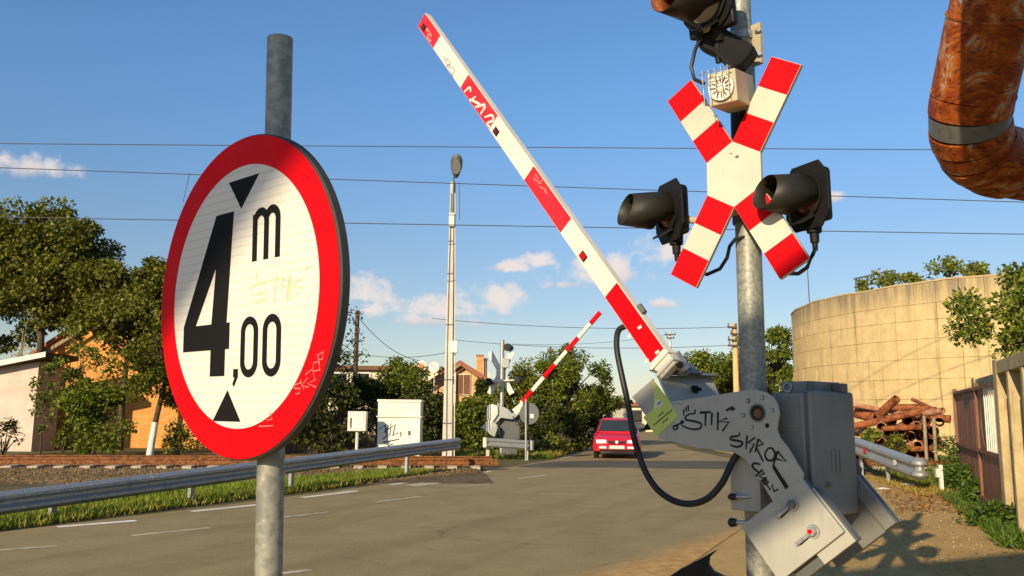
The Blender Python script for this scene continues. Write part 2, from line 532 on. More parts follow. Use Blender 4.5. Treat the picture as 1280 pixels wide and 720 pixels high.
class MB:
    """collects world-space geometry and links it as ONE mesh object"""

    def __init__(s):
        s.v, s.f = [], []

    def add(s, vs, fs):
        k = len(s.v)
        s.v += [tuple(p) for p in vs]
        s.f += [tuple(i + k for i in f) for f in fs]
        return s

    def frame(s, c, ex, ey, ez, hx, hy, hz):
        """box by centre, three unit axes and half sizes"""
        c, ex, ey, ez = V(c), V(ex), V(ey), V(ez)
        vs = [c + ex * (a * hx) + ey * (b * hy) + ez * (d * hz) for d in (-1, 1) for b in (-1, 1) for a in (-1, 1)]
        return s.add(vs, [(0, 2, 3, 1), (4, 5, 7, 6), (0, 1, 5, 4), (2, 6, 7, 3), (0, 4, 6, 2), (1, 3, 7, 5)])

    def box(s, x0, x1, y0, y1, z0, z1):
        return s.frame(((x0 + x1) / 2, (y0 + y1) / 2, (z0 + z1) / 2), (1, 0, 0), (0, 1, 0), (0, 0, 1), (x1 - x0) / 2, (y1 - y0) / 2, (z1 - z0) / 2)

    def cone(s, p0, p1, r0, r1=None, n=12, cap0=True, cap1=True):
        p0, p1 = V(p0), V(p1)
        r1 = r0 if r1 is None else r1
        d = (p1 - p0).normalized()
        a = d.orthogonal().normalized()
        b = d.cross(a)
        vs = []
        for p, r in ((p0, r0), (p1, r1)):
            vs += [p + (a * math.cos(2 * math.pi * i / n) + b * math.sin(2 * math.pi * i / n)) * r for i in range(n)]
        fs = [(i, (i + 1) % n, n + (i + 1) % n, n + i) for i in range(n)]
        if cap0: fs.append(tuple(reversed(range(n))))
        if cap1: fs.append(tuple(range(n, 2 * n)))
        return s.add(vs, fs)

    def tube(s, pts, r, n=8, caps=True):
        """swept tube; r is a number or one radius per point"""
        pts = [V(p) for p in pts]
        rs = r if isinstance(r, (list, tuple)) else [r] * len(pts)
        k = len(pts)
        d0 = (pts[1] - pts[0]).normalized()
        a = d0.orthogonal().normalized()
        vs = []
        for i, p in enumerate(pts):
            d = (pts[min(i + 1, k - 1)] - pts[max(i - 1, 0)]).normalized()
            a = (a - d * a.dot(d)).normalized()
            b = d.cross(a)
            vs += [p + (a * math.cos(2 * math.pi * j / n) + b * math.sin(2 * math.pi * j / n)) * rs[i] for j in range(n)]
        fs = [(i * n + j, i * n + (j + 1) % n, (i + 1) * n + (j + 1) % n, (i + 1) * n + j) for i in range(k - 1) for j in range(n)]
        if caps:
            fs.append(tuple(reversed(range(n))))
            fs.append(tuple(range((k - 1) * n, k * n)))
        return s.add(vs, fs)

    def pipe(s, p0, p1, r, wall=.012, n=14):
        """open pipe with a bore"""
        p0, p1 = V(p0), V(p1)
        d = (p1 - p0).normalized()
        a = d.orthogonal().normalized()
        b = d.cross(a)
        vs = []
        for p, q in ((p0, r), (p1, r), (p1, r - wall), (p0, r - wall)):
            vs += [p + (a * math.cos(2 * math.pi * i / n) + b * math.sin(2 * math.pi * i / n)) * q for i in range(n)]
        fs = [(k * n + i, k * n + (i + 1) % n, ((k + 1) % 4) * n + (i + 1) % n, ((k + 1) % 4) * n + i) for k in range(4) for i in range(n)]
        return s.add(vs, fs)

    def prism(s, pts, ext):
        """planar outline (world points) pushed along ext"""
        pts = [V(p) for p in pts]
        n = len(pts)
        e = V(ext)
        nrm = V((0, 0, 0))
        for i in range(n):
            nrm += pts[i].cross(pts[(i + 1) % n])
        if nrm.dot(e) > 0: pts.reverse()
        vs = pts + [p + e for p in pts]
        fs = [tuple(range(n)), tuple(range(2 * n - 1, n - 1, -1))]
        fs += [((i + 1) % n, i, n + i, n + (i + 1) % n) for i in range(n)]
        return s.add(vs, fs)

    def ribbon(s, pts, w, nrm, thick=.0008):
        """pen stroke lying on a plane with normal nrm"""
        pts = [V(p) for p in pts]
        nrm = V(nrm)
        k = len(pts)
        L, R = [], []
        for i, p in enumerate(pts):
            d = (pts[min(i + 1, k - 1)] - pts[max(i - 1, 0)])
            if d.length < 1e-9: d = V((1, 0, 0))
            ww = w * (.78 + .44 * math.sin(math.pi * (i + .6) / (k + .2)) * (.8 + .4 * ((i * 7) % 5) / 5)) if k > 2 else w * (1.15 - .3 * i)
            o = nrm.cross(d.normalized()) * (ww / 2)
            L.append(p + o + nrm * thick); R.append(p - o + nrm * thick)
        vs = L + R
        return s.add(vs, [(i, i + 1, k + i + 1, k + i) for i in range(k - 1)])

    def build(s, name, mat, parent=None, smooth=False, bevel=0, seg=2, label=None, kind=None, loc=None):
        o0 = origin_of(parent) if parent is not None else V(loc) if loc is not None else V((0, 0, 0))
        me = bpy.data.meshes.new(name)
        me.from_pydata([(x - o0.x, y - o0.y, z - o0.z) for x, y, z in s.v], [], s.f)
        me.update()
        me.materials.append(M[mat] if isinstance(mat, str) else mat)
        if smooth:
            me.polygons.foreach_set('use_smooth', [True] * len(me.polygons))
            try:
                me.set_sharp_from_angle(angle=math.radians(40))
            except Exception:
                pass
        o = bpy.data.objects.new(name, me)
        COL.objects.link(o)
        if parent is not None: o.parent = parent
        elif loc is not None: o.location = loc
        if bevel:
            b = o.modifiers.new('bevel', 'BEVEL')
            b.width = bevel; b.segments = seg; b.limit_method = 'ANGLE'; b.angle_limit = math.radians(35)
        if label: o['label'] = label
        if kind: o['kind'] = kind
        return o


def quadcloud(name, mat, P, D, N, L, Wd, parent=None, loc=None, kind=None):
    """many kite-shaped leaves as one mesh: P bases, D directions, N side vectors (unit, numpy), L lengths, Wd widths"""
    n = len(P)
    o0 = origin_of(parent) if parent is not None else V(loc) if loc is not None else V((0, 0, 0))
    o0 = np.array(o0)
    fold = np.cross(D, N) * (Wd * .22)[:, None]
    mid = P + D * (L * .45)[:, None]
    v = np.stack([P, mid + N * (Wd / 2)[:, None] + fold, P + D * L[:, None], mid - N * (Wd / 2)[:, None] + fold], 1) - o0
    me = bpy.data.meshes.new(name)
    me.vertices.add(4 * n)
    me.vertices.foreach_set('co', v.reshape(-1).astype(np.float32))
    me.loops.add(4 * n)
    me.loops.foreach_set('vertex_index', np.arange(4 * n, dtype=np.int32))
    me.polygons.add(n)
    me.polygons.foreach_set('loop_start', np.arange(n, dtype=np.int32) * 4)
    me.polygons.foreach_set('loop_total', np.full(n, 4, dtype=np.int32))
    me.update()
    me.materials.append(M[mat])
    o = bpy.data.objects.new(name, me)
    COL.objects.link(o)
    if parent is not None: o.parent = parent
    elif loc is not None: o.location = loc
    if kind: o['kind'] = kind
    return o


def unit(a):
    return a / np.maximum(np.linalg.norm(a, axis=1, keepdims=True), 1e-9)


def leaves_at(C, r, n, size):
    """n leaves round clump centres C with clump radii r"""
    i = rng.integers(0, len(C), n)
    d = unit(rng.normal(size=(n, 3)))
    rad = rng.random(n) ** .45
    P = C[i] + d * (rad * r[i])[:, None] * np.array([1, 1, .75])
    D = unit(d * .8 + rng.normal(size=(n, 3)) * .8 + np.array([0, 0, -.25]))
    N = unit(np.cross(D, rng.normal(size=(n, 3))))
    L = size * rng.uniform(.6, 1.35, n)
    return P, D, N, L, L * rng.uniform(.5, .75, n)


def copy_of(o, parent=None):
    c = o.copy()
    COL.objects.link(c)
    if parent is not None: c.parent = parent
    return c


def tree(name, label, cat, base, h, rx, rz, cz, n, size, leaf, trunk_r=.12, lean=(0, 0), clumps=34, clump_r=.32, bark='bark', group=None,
         white=0, ry=None, bare=False):
    """tapered trunk with limbs reaching to leaf clumps; cz is the crown centre height"""
    base = V(base)
    t = thing(name, label, cat, base, group)
    ry = rx if ry is None else ry
    cc = base + V((lean[0], lean[1], cz))
    C, R = [], []
    for k in range(clumps):
        d = V((random.gauss(0, 1), random.gauss(0, 1), random.gauss(0, 1))).normalized()
        q = random.random() ** .38 * random.uniform(.78, 1.08)
        p = cc + V((d.x * rx * q, d.y * ry * q, d.z * rz * q))
        if p.z < base.z + .12 * h: p.z = base.z + .12 * h + random.random() * .2 * h
        C.append(p); R.append(min(rx, rz) * clump_r * random.uniform(.6, 1.35))
    tr = MB()
    fork = base + V((lean[0] * .6, lean[1] * .6, max(cz - rz * .55, .25 * cz)))
    top = cc + V((0, 0, rz * .5))
    mid = base.lerp(fork, .5) + V((random.uniform(-.06, .06) * h * .3, 0, 0))
    tr.tube([base - V((0, 0, .1)), mid, fork, fork.lerp(top, .5) + V((random.uniform(-.1, .1), 0, 0)), top],
            [trunk_r * 1.15, trunk_r * .9, trunk_r * .75, trunk_r * .45, trunk_r * .12], 9)
    for k in range(0, len(C), 1 if bare else 2):
        s0 = fork.lerp(top, random.random() * .7)
        m1 = s0.lerp(C[k], .5) + V((random.uniform(-.1, .1), random.uniform(-.1, .1), random.uniform(.0, .15))) * rx
        tr.tube([s0, m1, C[k]], [trunk_r * .34, trunk_r * .2, trunk_r * .06], 5)
    tr.build('trunk', bark, t, smooth=True)
    if white:
        w = MB()
        w.tube([base - V((0, 0, .1)), base.lerp(mid, .5), base.lerp(mid, 1.0)], [trunk_r * 1.2, trunk_r * 1.06, trunk_r * .97], 10)
        w.build('painted_trunk_base', 'limewash', t, smooth=True)
    Cn = np.array([tuple(p) for p in C]); Rn = np.array(R)
    quadcloud('crown', leaf, *leaves_at(Cn, Rn, n, size), parent=t)
    return t


def shrub(name, label, cat, base, rx, ry, h, n, size, leaf, group=None, clumps=22, stems=6):
    base = V(base)
    t = thing(name, label, cat, base, group)
    C, R = [], []
    st = MB()
    for k in range(clumps):
        a = random.random() * 6.283
        q = math.sqrt(random.random())
        z = random.random() ** .8
        w = 1 - .55 * z * z
        p = base + V((math.cos(a) * rx * q * w, math.sin(a) * ry * q * w, h * (.12 + .82 * z)))
        C.append(p); R.append(min(rx, h) * random.uniform(.22, .42))
        if k < stems: st.tube([base + V((random.uniform(-.2, .2) * rx, 0, -.05)), base.lerp(p, .5) + V((0, 0, .1 * h)), p], [.025, .018, .006], 5)
    st.build('stem', 'bark', t)
    quadcloud('foliage', leaf, *leaves_at(np.array([tuple(p) for p in C]), np.array(R), n, size), parent=t)
    return t

# ================================================================== GROUND, ROAD, TRACK


def sheet(name, pts, z, mat, kind='structure', parent=None):
    mb = MB()
    mb.add([(p[0], p[1], z) for p in pts], [tuple(range(len(pts)))])
    o = mb.build(name, mat, parent)
    me = o.data
    if me.polygons[0].normal.z < 0: me.flip_normals()
    if kind: o['kind'] = kind
    return o


g = MB()
xs = [-900, -200, -60, -30, -15, 0, 15, 30, 60, 200, 900]
ys = [-300, -60, -20, 0, 10, 20, 30, 45, 70, 150, 400, 1500]
g.add([(x, y, 0) for y in ys for x in xs], [(j * len(xs) + i, j * len(xs) + i + 1, (j + 1) * len(xs) + i + 1, (j + 1) * len(xs) + i)
                                            for j in range(len(ys) - 1) for i in range(len(xs) - 1)])
tag(g.build('ground', 'earth'), kind='structure')

RD = V((.42, .9075, 0)).normalized()          # direction of the near road
RN = V((-RD.y, RD.x, 0))                      # to its left
eL = [ground(2, 666), ground(250, 636), ground(450, 610), ground(560, 593), ground(636, 584.5)]
left_edge = [eL[0] - RD * 40] + eL
far_left = [ground(690, 575.5), ground(728, 566), ground(745, 552), ground(760, 540), ground(784, 526)]
right_near = V((1.6, 8.6, 0))
right_edge = [right_near - RD * 40, right_near, right_near + RD * 9, right_near + RD * 17.2]
far_right = [ground(905, 572), ground(850, 560), ground(826, 545), ground(812, 534), ground(802, 526)]
sheet('dirt_verge', [right_near - RD * 40 - RN * .0 + RN * .15, right_near + RN * .15, right_near + RD * 17 + RN * .1, ground(860, 556), ground(835, 542), ground(815, 527),
                     (60, 100, 0), (40, 30, 0), (16, 20, 0), (7, 9, 0), (-8, -30, 0)], .004, 'lot')
sheet('sandy_shoulder', [ground(866, 556), ground(845, 551), ground(828, 541.5), ground(812, 529.5), ground(850, 531), ground(960, 552), ground(1000, 566), ground(925, 569)], .008, 'dirt')
road = sheet('road', left_edge + far_left + list(reversed(far_right)) + list(reversed(right_edge)), .012, 'asphalt')
xing = sheet('crossing_surface', [ground(645, 583.6), ground(690, 577.5), ground(760, 576), ground(905, 577), ground(980, 579), ground(980, 588), ground(760, 585), ground(660, 585)], .016, 'asphalt_dark')

dash = [((72, 660), (170, 652), .16, 'line'), ((240, 640.5), (322, 632), .16, 'line'), ((378, 623), (446, 614.5), .16, 'line'), ((487, 606.5), (540, 600.5), .16, 'line'),
        ((575, 594.5), (613, 590), .16, 'line'),
        ((-10, 690), (72, 684), .11, 'line_faint'), ((165, 671), (262, 661), .11, 'line_faint'), ((332, 650.5), (411, 641), .11, 'line_faint'), ((470, 628.5), (526, 621.5), .11, 'line_faint'),
        ((574, 609.5), (612, 605.5), .10, 'line_faint'), ((648, 599), (682, 594.5), .11, 'line_faint'), ((586, 603), (618, 598.6), .10, 'line_faint'), ((330, 722), (388, 714), .12, 'line_faint'), ((700, 574), (730, 568), .12, 'line_faint')]
for (a, b, w, mt) in dash:
    p, q = ground(*a), ground(*b)
    d = (q - p).normalized()
    s_ = V((-d.y, d.x, 0)) * w / 2
    mb = MB()
    k = 7                                        # slightly ragged worn edges
    up_, lo_ = [], []
    for i in range(k):
        c_ = p.lerp(q, i / (k - 1))
        up_.append(c_ + s_ * random.uniform(.82, 1.05)); lo_.append(c_ - s_ * random.uniform(.82, 1.05))
    mb.add([(v_.x, v_.y, .016) for v_ in up_ + lo_], [(i, k + i, k + i + 1, i + 1) for i in range(k - 1)])
    mb.build('lane_dash', mt, road)
patch = [ground(520, 609), ground(545, 606), ground(560, 602.5), ground(545, 601), ground(528, 604), ground(505, 607)]
sheet('worn_paint_patch', patch, .016, 'line_faint', None, road)

# railway
TD = V((.992, .127, 0)).normalized()
TN = V((-TD.y, TD.x, 0))
T0 = V((0, 23.6, 0))
bed = MB()
prof = [(-4.6, .006), (-1.1, .075), (2.6, .075), (3.4, 0)]
for s0, s1 in ((-70, -.9), (9.6, 60)):
    vs = [T0 + TD * s + TN * a + V((0, 0, z)) for s in (s0, s1) for a, z in prof]
    bed.add(vs, [(0, 1, 5, 4), (1, 2, 6, 5), (2, 3, 7, 6), (3, 2, 1, 0), (4, 5, 6, 7)])
tag(bed.build('ballast_bed', 'ballast'), kind='structure')
track = thing('railway_track', 'rusty brown railway track on gravel ballast crossing behind the guardrail', 'railway track', T0)
rp = [(-.07, 0), (.07, 0), (.07, .015), (.012, .035), (.010, .12), (.035, .135), (.035, .17), (-.035, .17), (-.035, .135), (-.010, .12), (-.012, .035), (-.07, .015)]
for s0, s1 in ((-60, -.35), (9.8, 50)):
    for off in (0, 1.505):
        mb = MB()
        mb.prism([T0 + TD * s0 + TN * (off + a) + V((0, 0, .145 + z)) for a, z in rp], TD * (s1 - s0))
        mb.build('rail', 'rail', track)
sl0 = None
for s0, s1 in ((-32, -.9), (10, 20)):
    s = s0
    while s < s1:
        if sl0 is None:
            mb = MB()
            c_ = T0 + TD * s + TN * .75 + V((0, 0, .075))
            mb.frame(c_, TD, TN, (0, 0, 1), .12, 1.3, .075)
            sl0 = mb.build('sleeper', 'sleeper', track); first = s
        else:
            c_ = copy_of(sl0, track)
            c_.location = TD * (s - first) + TN * random.uniform(-.03, .03)
        s += .62
# loose ballast stones on the near shoulder of the bed
n = 15000
sv = rng.uniform(-19, -1.0, n); av = rng.uniform(-4.3, 1.4, n)
sv = np.minimum(sv, -1.0 - np.maximum(0, -av - 1.6) * 1.1)
zz = np.interp(av, [-4.6, -1.1], [.006, .075])
ps = np.array([T0 + TD * float(a) + TN * float(b) for a, b in zip(sv, av)]); ps[:, 2] = zz + .004
oc = np.array([(1, 0, 0), (0, 1, 0), (-1, 0, 0), (0, -1, 0), (0, 0, .9), (0, 0, -.6)])
vs = (ps[:, None, :] + (oc[None] * rng.uniform(.6, 1.3, (n, 6, 1)) * rng.uniform(.025, .055, (n, 1, 1)))).reshape(-1, 3)
tf = np.array([(0, 1, 4), (1, 2, 4), (2, 3, 4), (3, 0, 4), (1, 0, 5), (2, 1, 5), (3, 2, 5), (0, 3, 5)])
fs = (tf[None] + np.arange(n)[:, None, None] * 6).reshape(-1, 3)
me = bpy.data.meshes.new('ballast_stones')
me.from_pydata(vs.tolist(), [], fs.tolist())
me.materials.append(M['stone'])
o = bpy.data.objects.new('ballast_stones', me)
COL.objects.link(o)
tag(o, 'loose brown ballast stones beside the rusty track', kind='stuff')


def grass_strip(name, label, pts_fn, n, h, mat, lean=.5):
    P = np.array([pts_fn() for _ in range(n)])
    D = unit(np.stack([rng.normal(0, lean, n), rng.normal(0, lean, n), np.ones(n)], 1))
    N = unit(np.cross(D, rng.normal(size=(n, 3))))
    L = h * rng.uniform(.4, 1.4, n)
    o = quadcloud(name, mat, P, D, N, L, L * .09 + .006)
    return tag(o, label, kind='stuff')


def quad_pt(a, b, c, d):
    """random ground point in the quad a b (near side) c d (far side)"""
    def f():
        u, v = random.random(), random.random()
        p = a.lerp(b, u).lerp(d.lerp(c, u), v)
        return (p.x, p.y, 0)
    return f


gl = [eL[0] - RD * 4, eL[0], eL[2], eL[3]]
f0 = gl[0] + RN * 3.0; f1 = eL[3] + RN * 1.6
grass_strip('roadside_grass', 'short green grass between the road edge and the track', quad_pt(gl[0] + RN * .12, eL[3] + RN * .12, f1, f0), 52000, .13, 'grass')
grass_strip('dry_roadside_grass', 'dry yellow grass along the left road edge', quad_pt(gl[0] + RN * .05, eL[3] + RN * .05, eL[3] + RN * .9, gl[0] + RN * 1.6), 7000, .13, 'grass_dry')
grass_strip('far_verge_grass', 'yellow green grass beyond the track by the concrete lamp post', quad_pt(ground(430, 574), ground(692, 573.5), ground(745, 556), ground(420, 560)), 16000, .22, 'grass_dry')
grass_strip('far_verge_green_grass', 'green grass beyond the track under the bushes', quad_pt(ground(560, 574), ground(690, 574.5), ground(738, 558), ground(560, 562)), 9000, .2, 'grass')
grass_strip('wall_foot_weeds', 'low green weeds at the foot of the concrete wall', quad_pt(V((6.0, 10.6, 0)), V((7.0, 12.9, 0)), V((7.35, 12.8, 0)), V((6.35, 10.4, 0))), 1500, .16, 'leaf_fern', 1)
grass_strip('gate_foot_weeds', 'sparse weeds and dry grass along the rusty gate', quad_pt(V((7.2, 13.6, 0)), V((8.9, 18, 0)), V((9.4, 18, 0)), V((7.5, 13.5, 0))), 900, .10, 'leaf_fern', 1)
grass_strip('tank_yard_weeds', 'weeds under the pile of rusty pipes', quad_pt(V((9.6, 19.5, 0)), V((12.6, 22.5, 0)), V((15, 27, 0)), V((10, 25.5, 0))), 3500, .2, 'leaf_green', .8)
grass_strip('rail_foot_dead_grass', 'dry brown litter under the right guardrail', quad_pt(V((8.2, 17.2, 0)), V((9.4, 17.8, 0)), V((10.5, 22, 0)), V((9.1, 22, 0))), 3500, .1, 'grass_dry', 1)

def scatter(name, label, pts_fn, n, size, mat, flat_=False):
    P = np.array([pts_fn() for _ in range(n)])
    D = unit(np.stack([rng.normal(0, 1, n), rng.normal(0, 1, n), rng.normal(.05, .12 if flat_ else .3, n)], 1))
    N = unit(np.stack([-D[:, 1], D[:, 0], rng.normal(0, .15, n)], 1))
    P[:, 2] = .012 + rng.random(n) * .015
    L = size * rng.uniform(.5, 1.4, n)
    o = quadcloud(name, mat, P, D, N, L, L * .6)
    return tag(o, label, kind='stuff')


M['dry_leaf'] = leafmat('dry_leaves', (.20, .075, .018), (.50, .24, .06), .1)
scatter('dry_leaves', 'fallen dry leaves along the gate and the guardrail end', quad_pt(V((7.6, 14.4, 0)), V((9.5, 19.4, 0)), V((8.3, 19.4, 0)), V((6.4, 14.2, 0))), 900, .06, 'dry_leaf')
scatter('fallen_leaves', 'thinly scattered dry leaves on the gravel lot', quad_pt(V((1.9, 6.5, 0)), V((6.4, 18, 0)), V((9.2, 18.0, 0)), V((6.0, 9.0, 0))), 300, .05, 'dry_leaf')
n = 1100
ps = np.array([quad_pt(V((1.6, 6.5, 0)), V((6.6, 19, 0)), V((9.2, 18.5, 0)), V((6.0, 9.0, 0)))() for _ in range(n)]); ps[:, 2] = .006
vs = (ps[:, None, :] + (oc[None] * rng.uniform(.6, 1.3, (n, 6, 1)) * (rng.uniform(.006, .022, (n, 1, 1)) * rng.uniform(.7, 1.3, (n, 1, 1))))).reshape(-1, 3)
fs = (tf[None] + np.arange(n)[:, None, None] * 6).reshape(-1, 3)
me = bpy.data.meshes.new('loose_gravel')
me.from_pydata(vs.tolist(), [], fs.tolist())
M['pebble'] = mottled('pebbles', (.24, .165, .075), (.42, .30, .14), 7, .9, .2)
me.materials.append(M['pebble'])
o = bpy.data.objects.new('loose_gravel', me)
COL.objects.link(o)
tag(o, 'loose gravel on the lot between the road and the wall', kind='stuff')

# ================================================================== GUARDRAILS
WP = [(0, -.155), (.02, -.15), (.078, -.10), (.078, -.06), (.02, -.02), (.02, .02), (.078, .06), (.078, .10), (.02, .15), (0, .155)]


def beam(p0, p1, z0, z1, side, parent, over=0.0, mat='galv'):
    d = (p1 - p0); d.z = 0; d.normalize()
    nrm = V((-d.y, d.x, 0)) * side
    mb = MB()
    ring = [(a + over, z) for a, z in WP] + [(a + over - .006, z) for a, z in reversed(WP)]
    vs = []
    for p, zt in ((p0, z0), (p1, z1)):
        vs += [V((p.x, p.y, zt)) + nrm * a + V((0, 0, z)) for a, z in ring]
    k = len(ring)
    mb.add(vs, [(i, (i + 1) % k, k + (i + 1) % k, k + i) for i in range(k)])
    m_ = len(WP)
    mb.add([], [])
    for e in (0, k):
        mb.f += [(e + i, e + i + 1, e + k - 2 - i, e + k - 1 - i) for i in range(m_ - 1)]
    return mb.build('beam', mat, parent)


def rail_post(p, ztop, d, side, parent, mat='galv'):
    nrm = V((-d.y, d.x, 0)) * side
    c_ = p - nrm * .075
    mb = MB()
    mb.frame((c_.x, c_.y, ztop / 2 - .1), d, nrm, (0, 0, 1), .045, .004, ztop / 2 + .1)
    mb.frame(V((c_.x, c_.y, ztop / 2 - .1)) + d * .043 - nrm * .034, d, nrm, (0, 0, 1), .003, .03, ztop / 2 + .1)
    mb.frame(V((c_.x, c_.y, ztop / 2 - .1)) - d * .043 - nrm * .034, d, nrm, (0, 0, 1), .003, .03, ztop / 2 + .1)
    o = mb.build('post', mat, parent)
    sp = MB()
    q = p - nrm * .035
    sp.frame((q.x, q.y, ztop - .17), d, nrm, (0, 0, 1), .05, .034, .09)
    sp.build('spacer', mat, o)
    return o


A0, A1 = at(-70, 622, 10.9), at(573, 556, 23.0)
A0.z = A1.z = 0
gr = thing('guardrail', 'long galvanised guardrail between the road and the track, left of the cabinet', 'guardrail', A0)
dA = (A1 - A0).normalized()
LA = (A1 - A0).length
zr = lambda u: .30 + (.745 - .30) * u       # height of the beam's middle along its length
segs = 4
for k in range(segs):
    u0, u1 = k / segs - (.012 if k else 0), (k + 1) / segs
    beam(A0 + dA * LA * u0, A0 + dA * LA * u1, zr(u0), zr(u1), -1, gr, over=.007 * (k % 2))
for e_ in range(2):                              # it goes on to the left, out of the picture
    beam(A0 - dA * 4 * (e_ + 1), A0 - dA * 4 * e_ + dA * .15, zr(0), zr(0), -1, gr, over=.007 * ((e_ + 1) % 2))
    rail_post(A0 - dA * (4 * e_ + 2), zr(0) + .13, dA, -1, gr)
for px in (72, 243, 368, 513):
    q = A0 + dA * LA * 0
    # the point of the rail line seen at that pixel column
    best = min((abs((lambda d_: (d_.dot(RT) / d_.dot(FW)))(A0 + dA * LA * (i / 400) - EYE) * FPX + 640 - px), i / 400) for i in range(401))[1]
    rail_post(A0 + dA * LA * best, zr(best) + .13, dA, -1, gr)

B0, B1 = at(606, 560, 28.3), at(664, 560, 28.8)
B0.z = B1.z = 0
gr2 = thing('guardrail', 'short guardrail in front of the far barrier with pale end posts', 'guardrail', B0)
dB = (B1 - B0).normalized()
beam(B0, B1, .60, .50, -1, gr2)
for u in (.08, .92):
    rail_post(B0.lerp(B1, u), .74 - .1 * u, dB, -1, gr2, 'arm_white')
for p_, z_ in ((B0, .60), (B1, .50)):
    mb = MB()
    nB = V((dB.y, -dB.x, 0))
    mb.cone(V((p_.x, p_.y, z_ - .16)) + nB * .03, V((p_.x, p_.y, z_ + .16)) + nB * .03, .075, n=14)
    mb.build('rounded_end', 'arm_white' if p_ is B0 else 'galv', gr2, smooth=True)

C0, C1 = V((8.75, 18.5, 0)), V((9.55, 24.6, 0))
gr3 = thing('guardrail', 'guardrail with rounded end and red reflector beside the pile of rusty pipes', 'guardrail', C0)
dC = (C1 - C0).normalized()
cm = C0.lerp(C1, .5)
WP0 = WP
WP = [(a * 1.4, z * 1.5) for a, z in WP0]
beam(C0, cm, .48, .68, 1, gr3)
beam(cm - dC * .12, C1, .68, .88, 1, gr3, over=.007)
nC = V((-dC.y, dC.x, 0))
mb = MB()
nose = []
for i in range(9):                                # bull nose: the profile wrapped round the end
    a = math.pi * i / 8
    nose.append(C0 - dC * (.20 * math.sin(a)) + nC * (.09 - .16 + .16 * math.cos(a)))
for zc, r_ in ((.58 + .08, .012), ):
    pass
vs = []
for p_ in nose:
    vs += [(p_.x, p_.y, .48 + z_) for _, z_ in WP]
    # bulge of the two corrugations
kk = len(WP)
cen = C0 - nC * .10
vv = []
for i, p_ in enumerate(nose):
    o_ = V((p_.x - cen.x, p_.y - cen.y, 0)).normalized()
    for a_, z_ in WP:
        q = p_ + o_ * (a_ - .09)
        vv.append((q.x, q.y, .48 + z_))
mb.add(vv, [(i * kk + j, (i + 1) * kk + j, (i + 1) * kk + j + 1, i * kk + j + 1) for i in range(8) for j in range(kk - 1)])
nz_ = mb.build('rounded_end', 'galv', gr3, smooth=True)
so_ = nz_.modifiers.new('thickness', 'SOLIDIFY'); so_.thickness = .006
WP = WP0
rail_post(C0 + dC * .05 - nC * .42, .56, dC, 1, gr3, 'arm_white')
for u in (.38, .75):
    rail_post(C0.lerp(C1, u), .60 + .40 * u, dC, 1, gr3)
for u, mt in ((.55, 'red'), (.16, 'arm_white')):
    p_ = C0.lerp(C1, u) + nC * .125 + V((0, 0, .48 + .40 * u))
    mb = MB()
    mb.prism([p_ + dC * a + V((0, 0, b)) for a, b in ((-.10, -.05), (.10, -.07), (.10, .07), (-.10, .05))], nC * .008)
    mb.build('reflector', mt, gr3)

# ================================================================== TANK
TC, TR, TH = V((29.92, 43.36, 0)), 14.6, 7.25
tank = thing('storage_tank', 'big round concrete tank of stained square panels behind the rusty pipe pile', 'tank', TC)
core = MB()
core.cone(TC - V((0, 0, .5)), TC + V((0, 0, TH - .03)), TR - .06, n=160)
core.build('core', 'tank_joint', tank, smooth=True)
rows = [0, .6, 1.45, 2.3, 3.15, 4.0, 4.85, 5.65, 6.35, TH]
ncol = 94
hid = MB()
a_cam = math.atan2(-TC.y, -TC.x)
for c_ in range(ncol):
    a0 = 2 * math.pi * c_ / ncol
    da = 2 * math.pi / ncol
    dd = (a0 + da / 2 - a_cam + math.pi) % (2 * math.pi) - math.pi
    if abs(dd) > 1.5: continue
    ca_ = V((TC.x + TR * math.cos(a0 + da / 2), TC.y + TR * math.sin(a0 + da / 2), 0)) - EYE
    off_frame = 640 + FPX * ca_.dot(RT) / ca_.dot(FW) > 1330
    for r_ in range(len(rows) - 1):
        out = random.uniform(-.008, .014)
        wj = .006
        vs = []
        for rad in (TR - .07, TR + out):
            for zz_ in (rows[r_] + .007, rows[r_ + 1] - .007):
                for k in range(3):
                    a = a0 + wj / TR * 2 + (da - wj / TR * 4) * k / 2
                    vs.append((TC.x + rad * math.cos(a), TC.y + rad * math.sin(a), zz_))
        fs = [(6, 7, 10, 9), (7, 8, 11, 10), (3, 9, 10, 4), (4, 10, 11, 5), (0, 1, 7, 6), (1, 2, 8, 7), (0, 6, 9, 3), (2, 5, 11, 8)]
        if off_frame: hid.add(vs, fs)
        else: MB().add(vs, fs).build('panel', 'tank', tank)
hid.build('panel_field', 'tank', tank, kind='stuff')
rim = MB()
vs = []
for k in range(160):
    a = 2 * math.pi * k / 160
    hh = TH - .02 + .04 * math.sin(k * .9) * math.sin(k * .37)
    vs += [(TC.x + (TR - .55) * math.cos(a), TC.y + (TR - .55) * math.sin(a), hh), (TC.x + (TR + .03) * math.cos(a), TC.y + (TR + .03) * math.sin(a), hh),
           (TC.x + (TR + .03) * math.cos(a), TC.y + (TR + .03) * math.sin(a), hh - .0 + .07), (TC.x + (TR - .55) * math.cos(a), TC.y + (TR - .55) * math.sin(a), hh + .07)]
fs = []
for k in range(160):
    k2 = (k + 1) % 160
    fs += [(k * 4 + j, k2 * 4 + j, k2 * 4 + (j + 1) % 4, k * 4 + (j + 1) % 4) for j in range(4)]
rim.add(vs, fs)
rim.build('rim', 'tank_joint', tank)


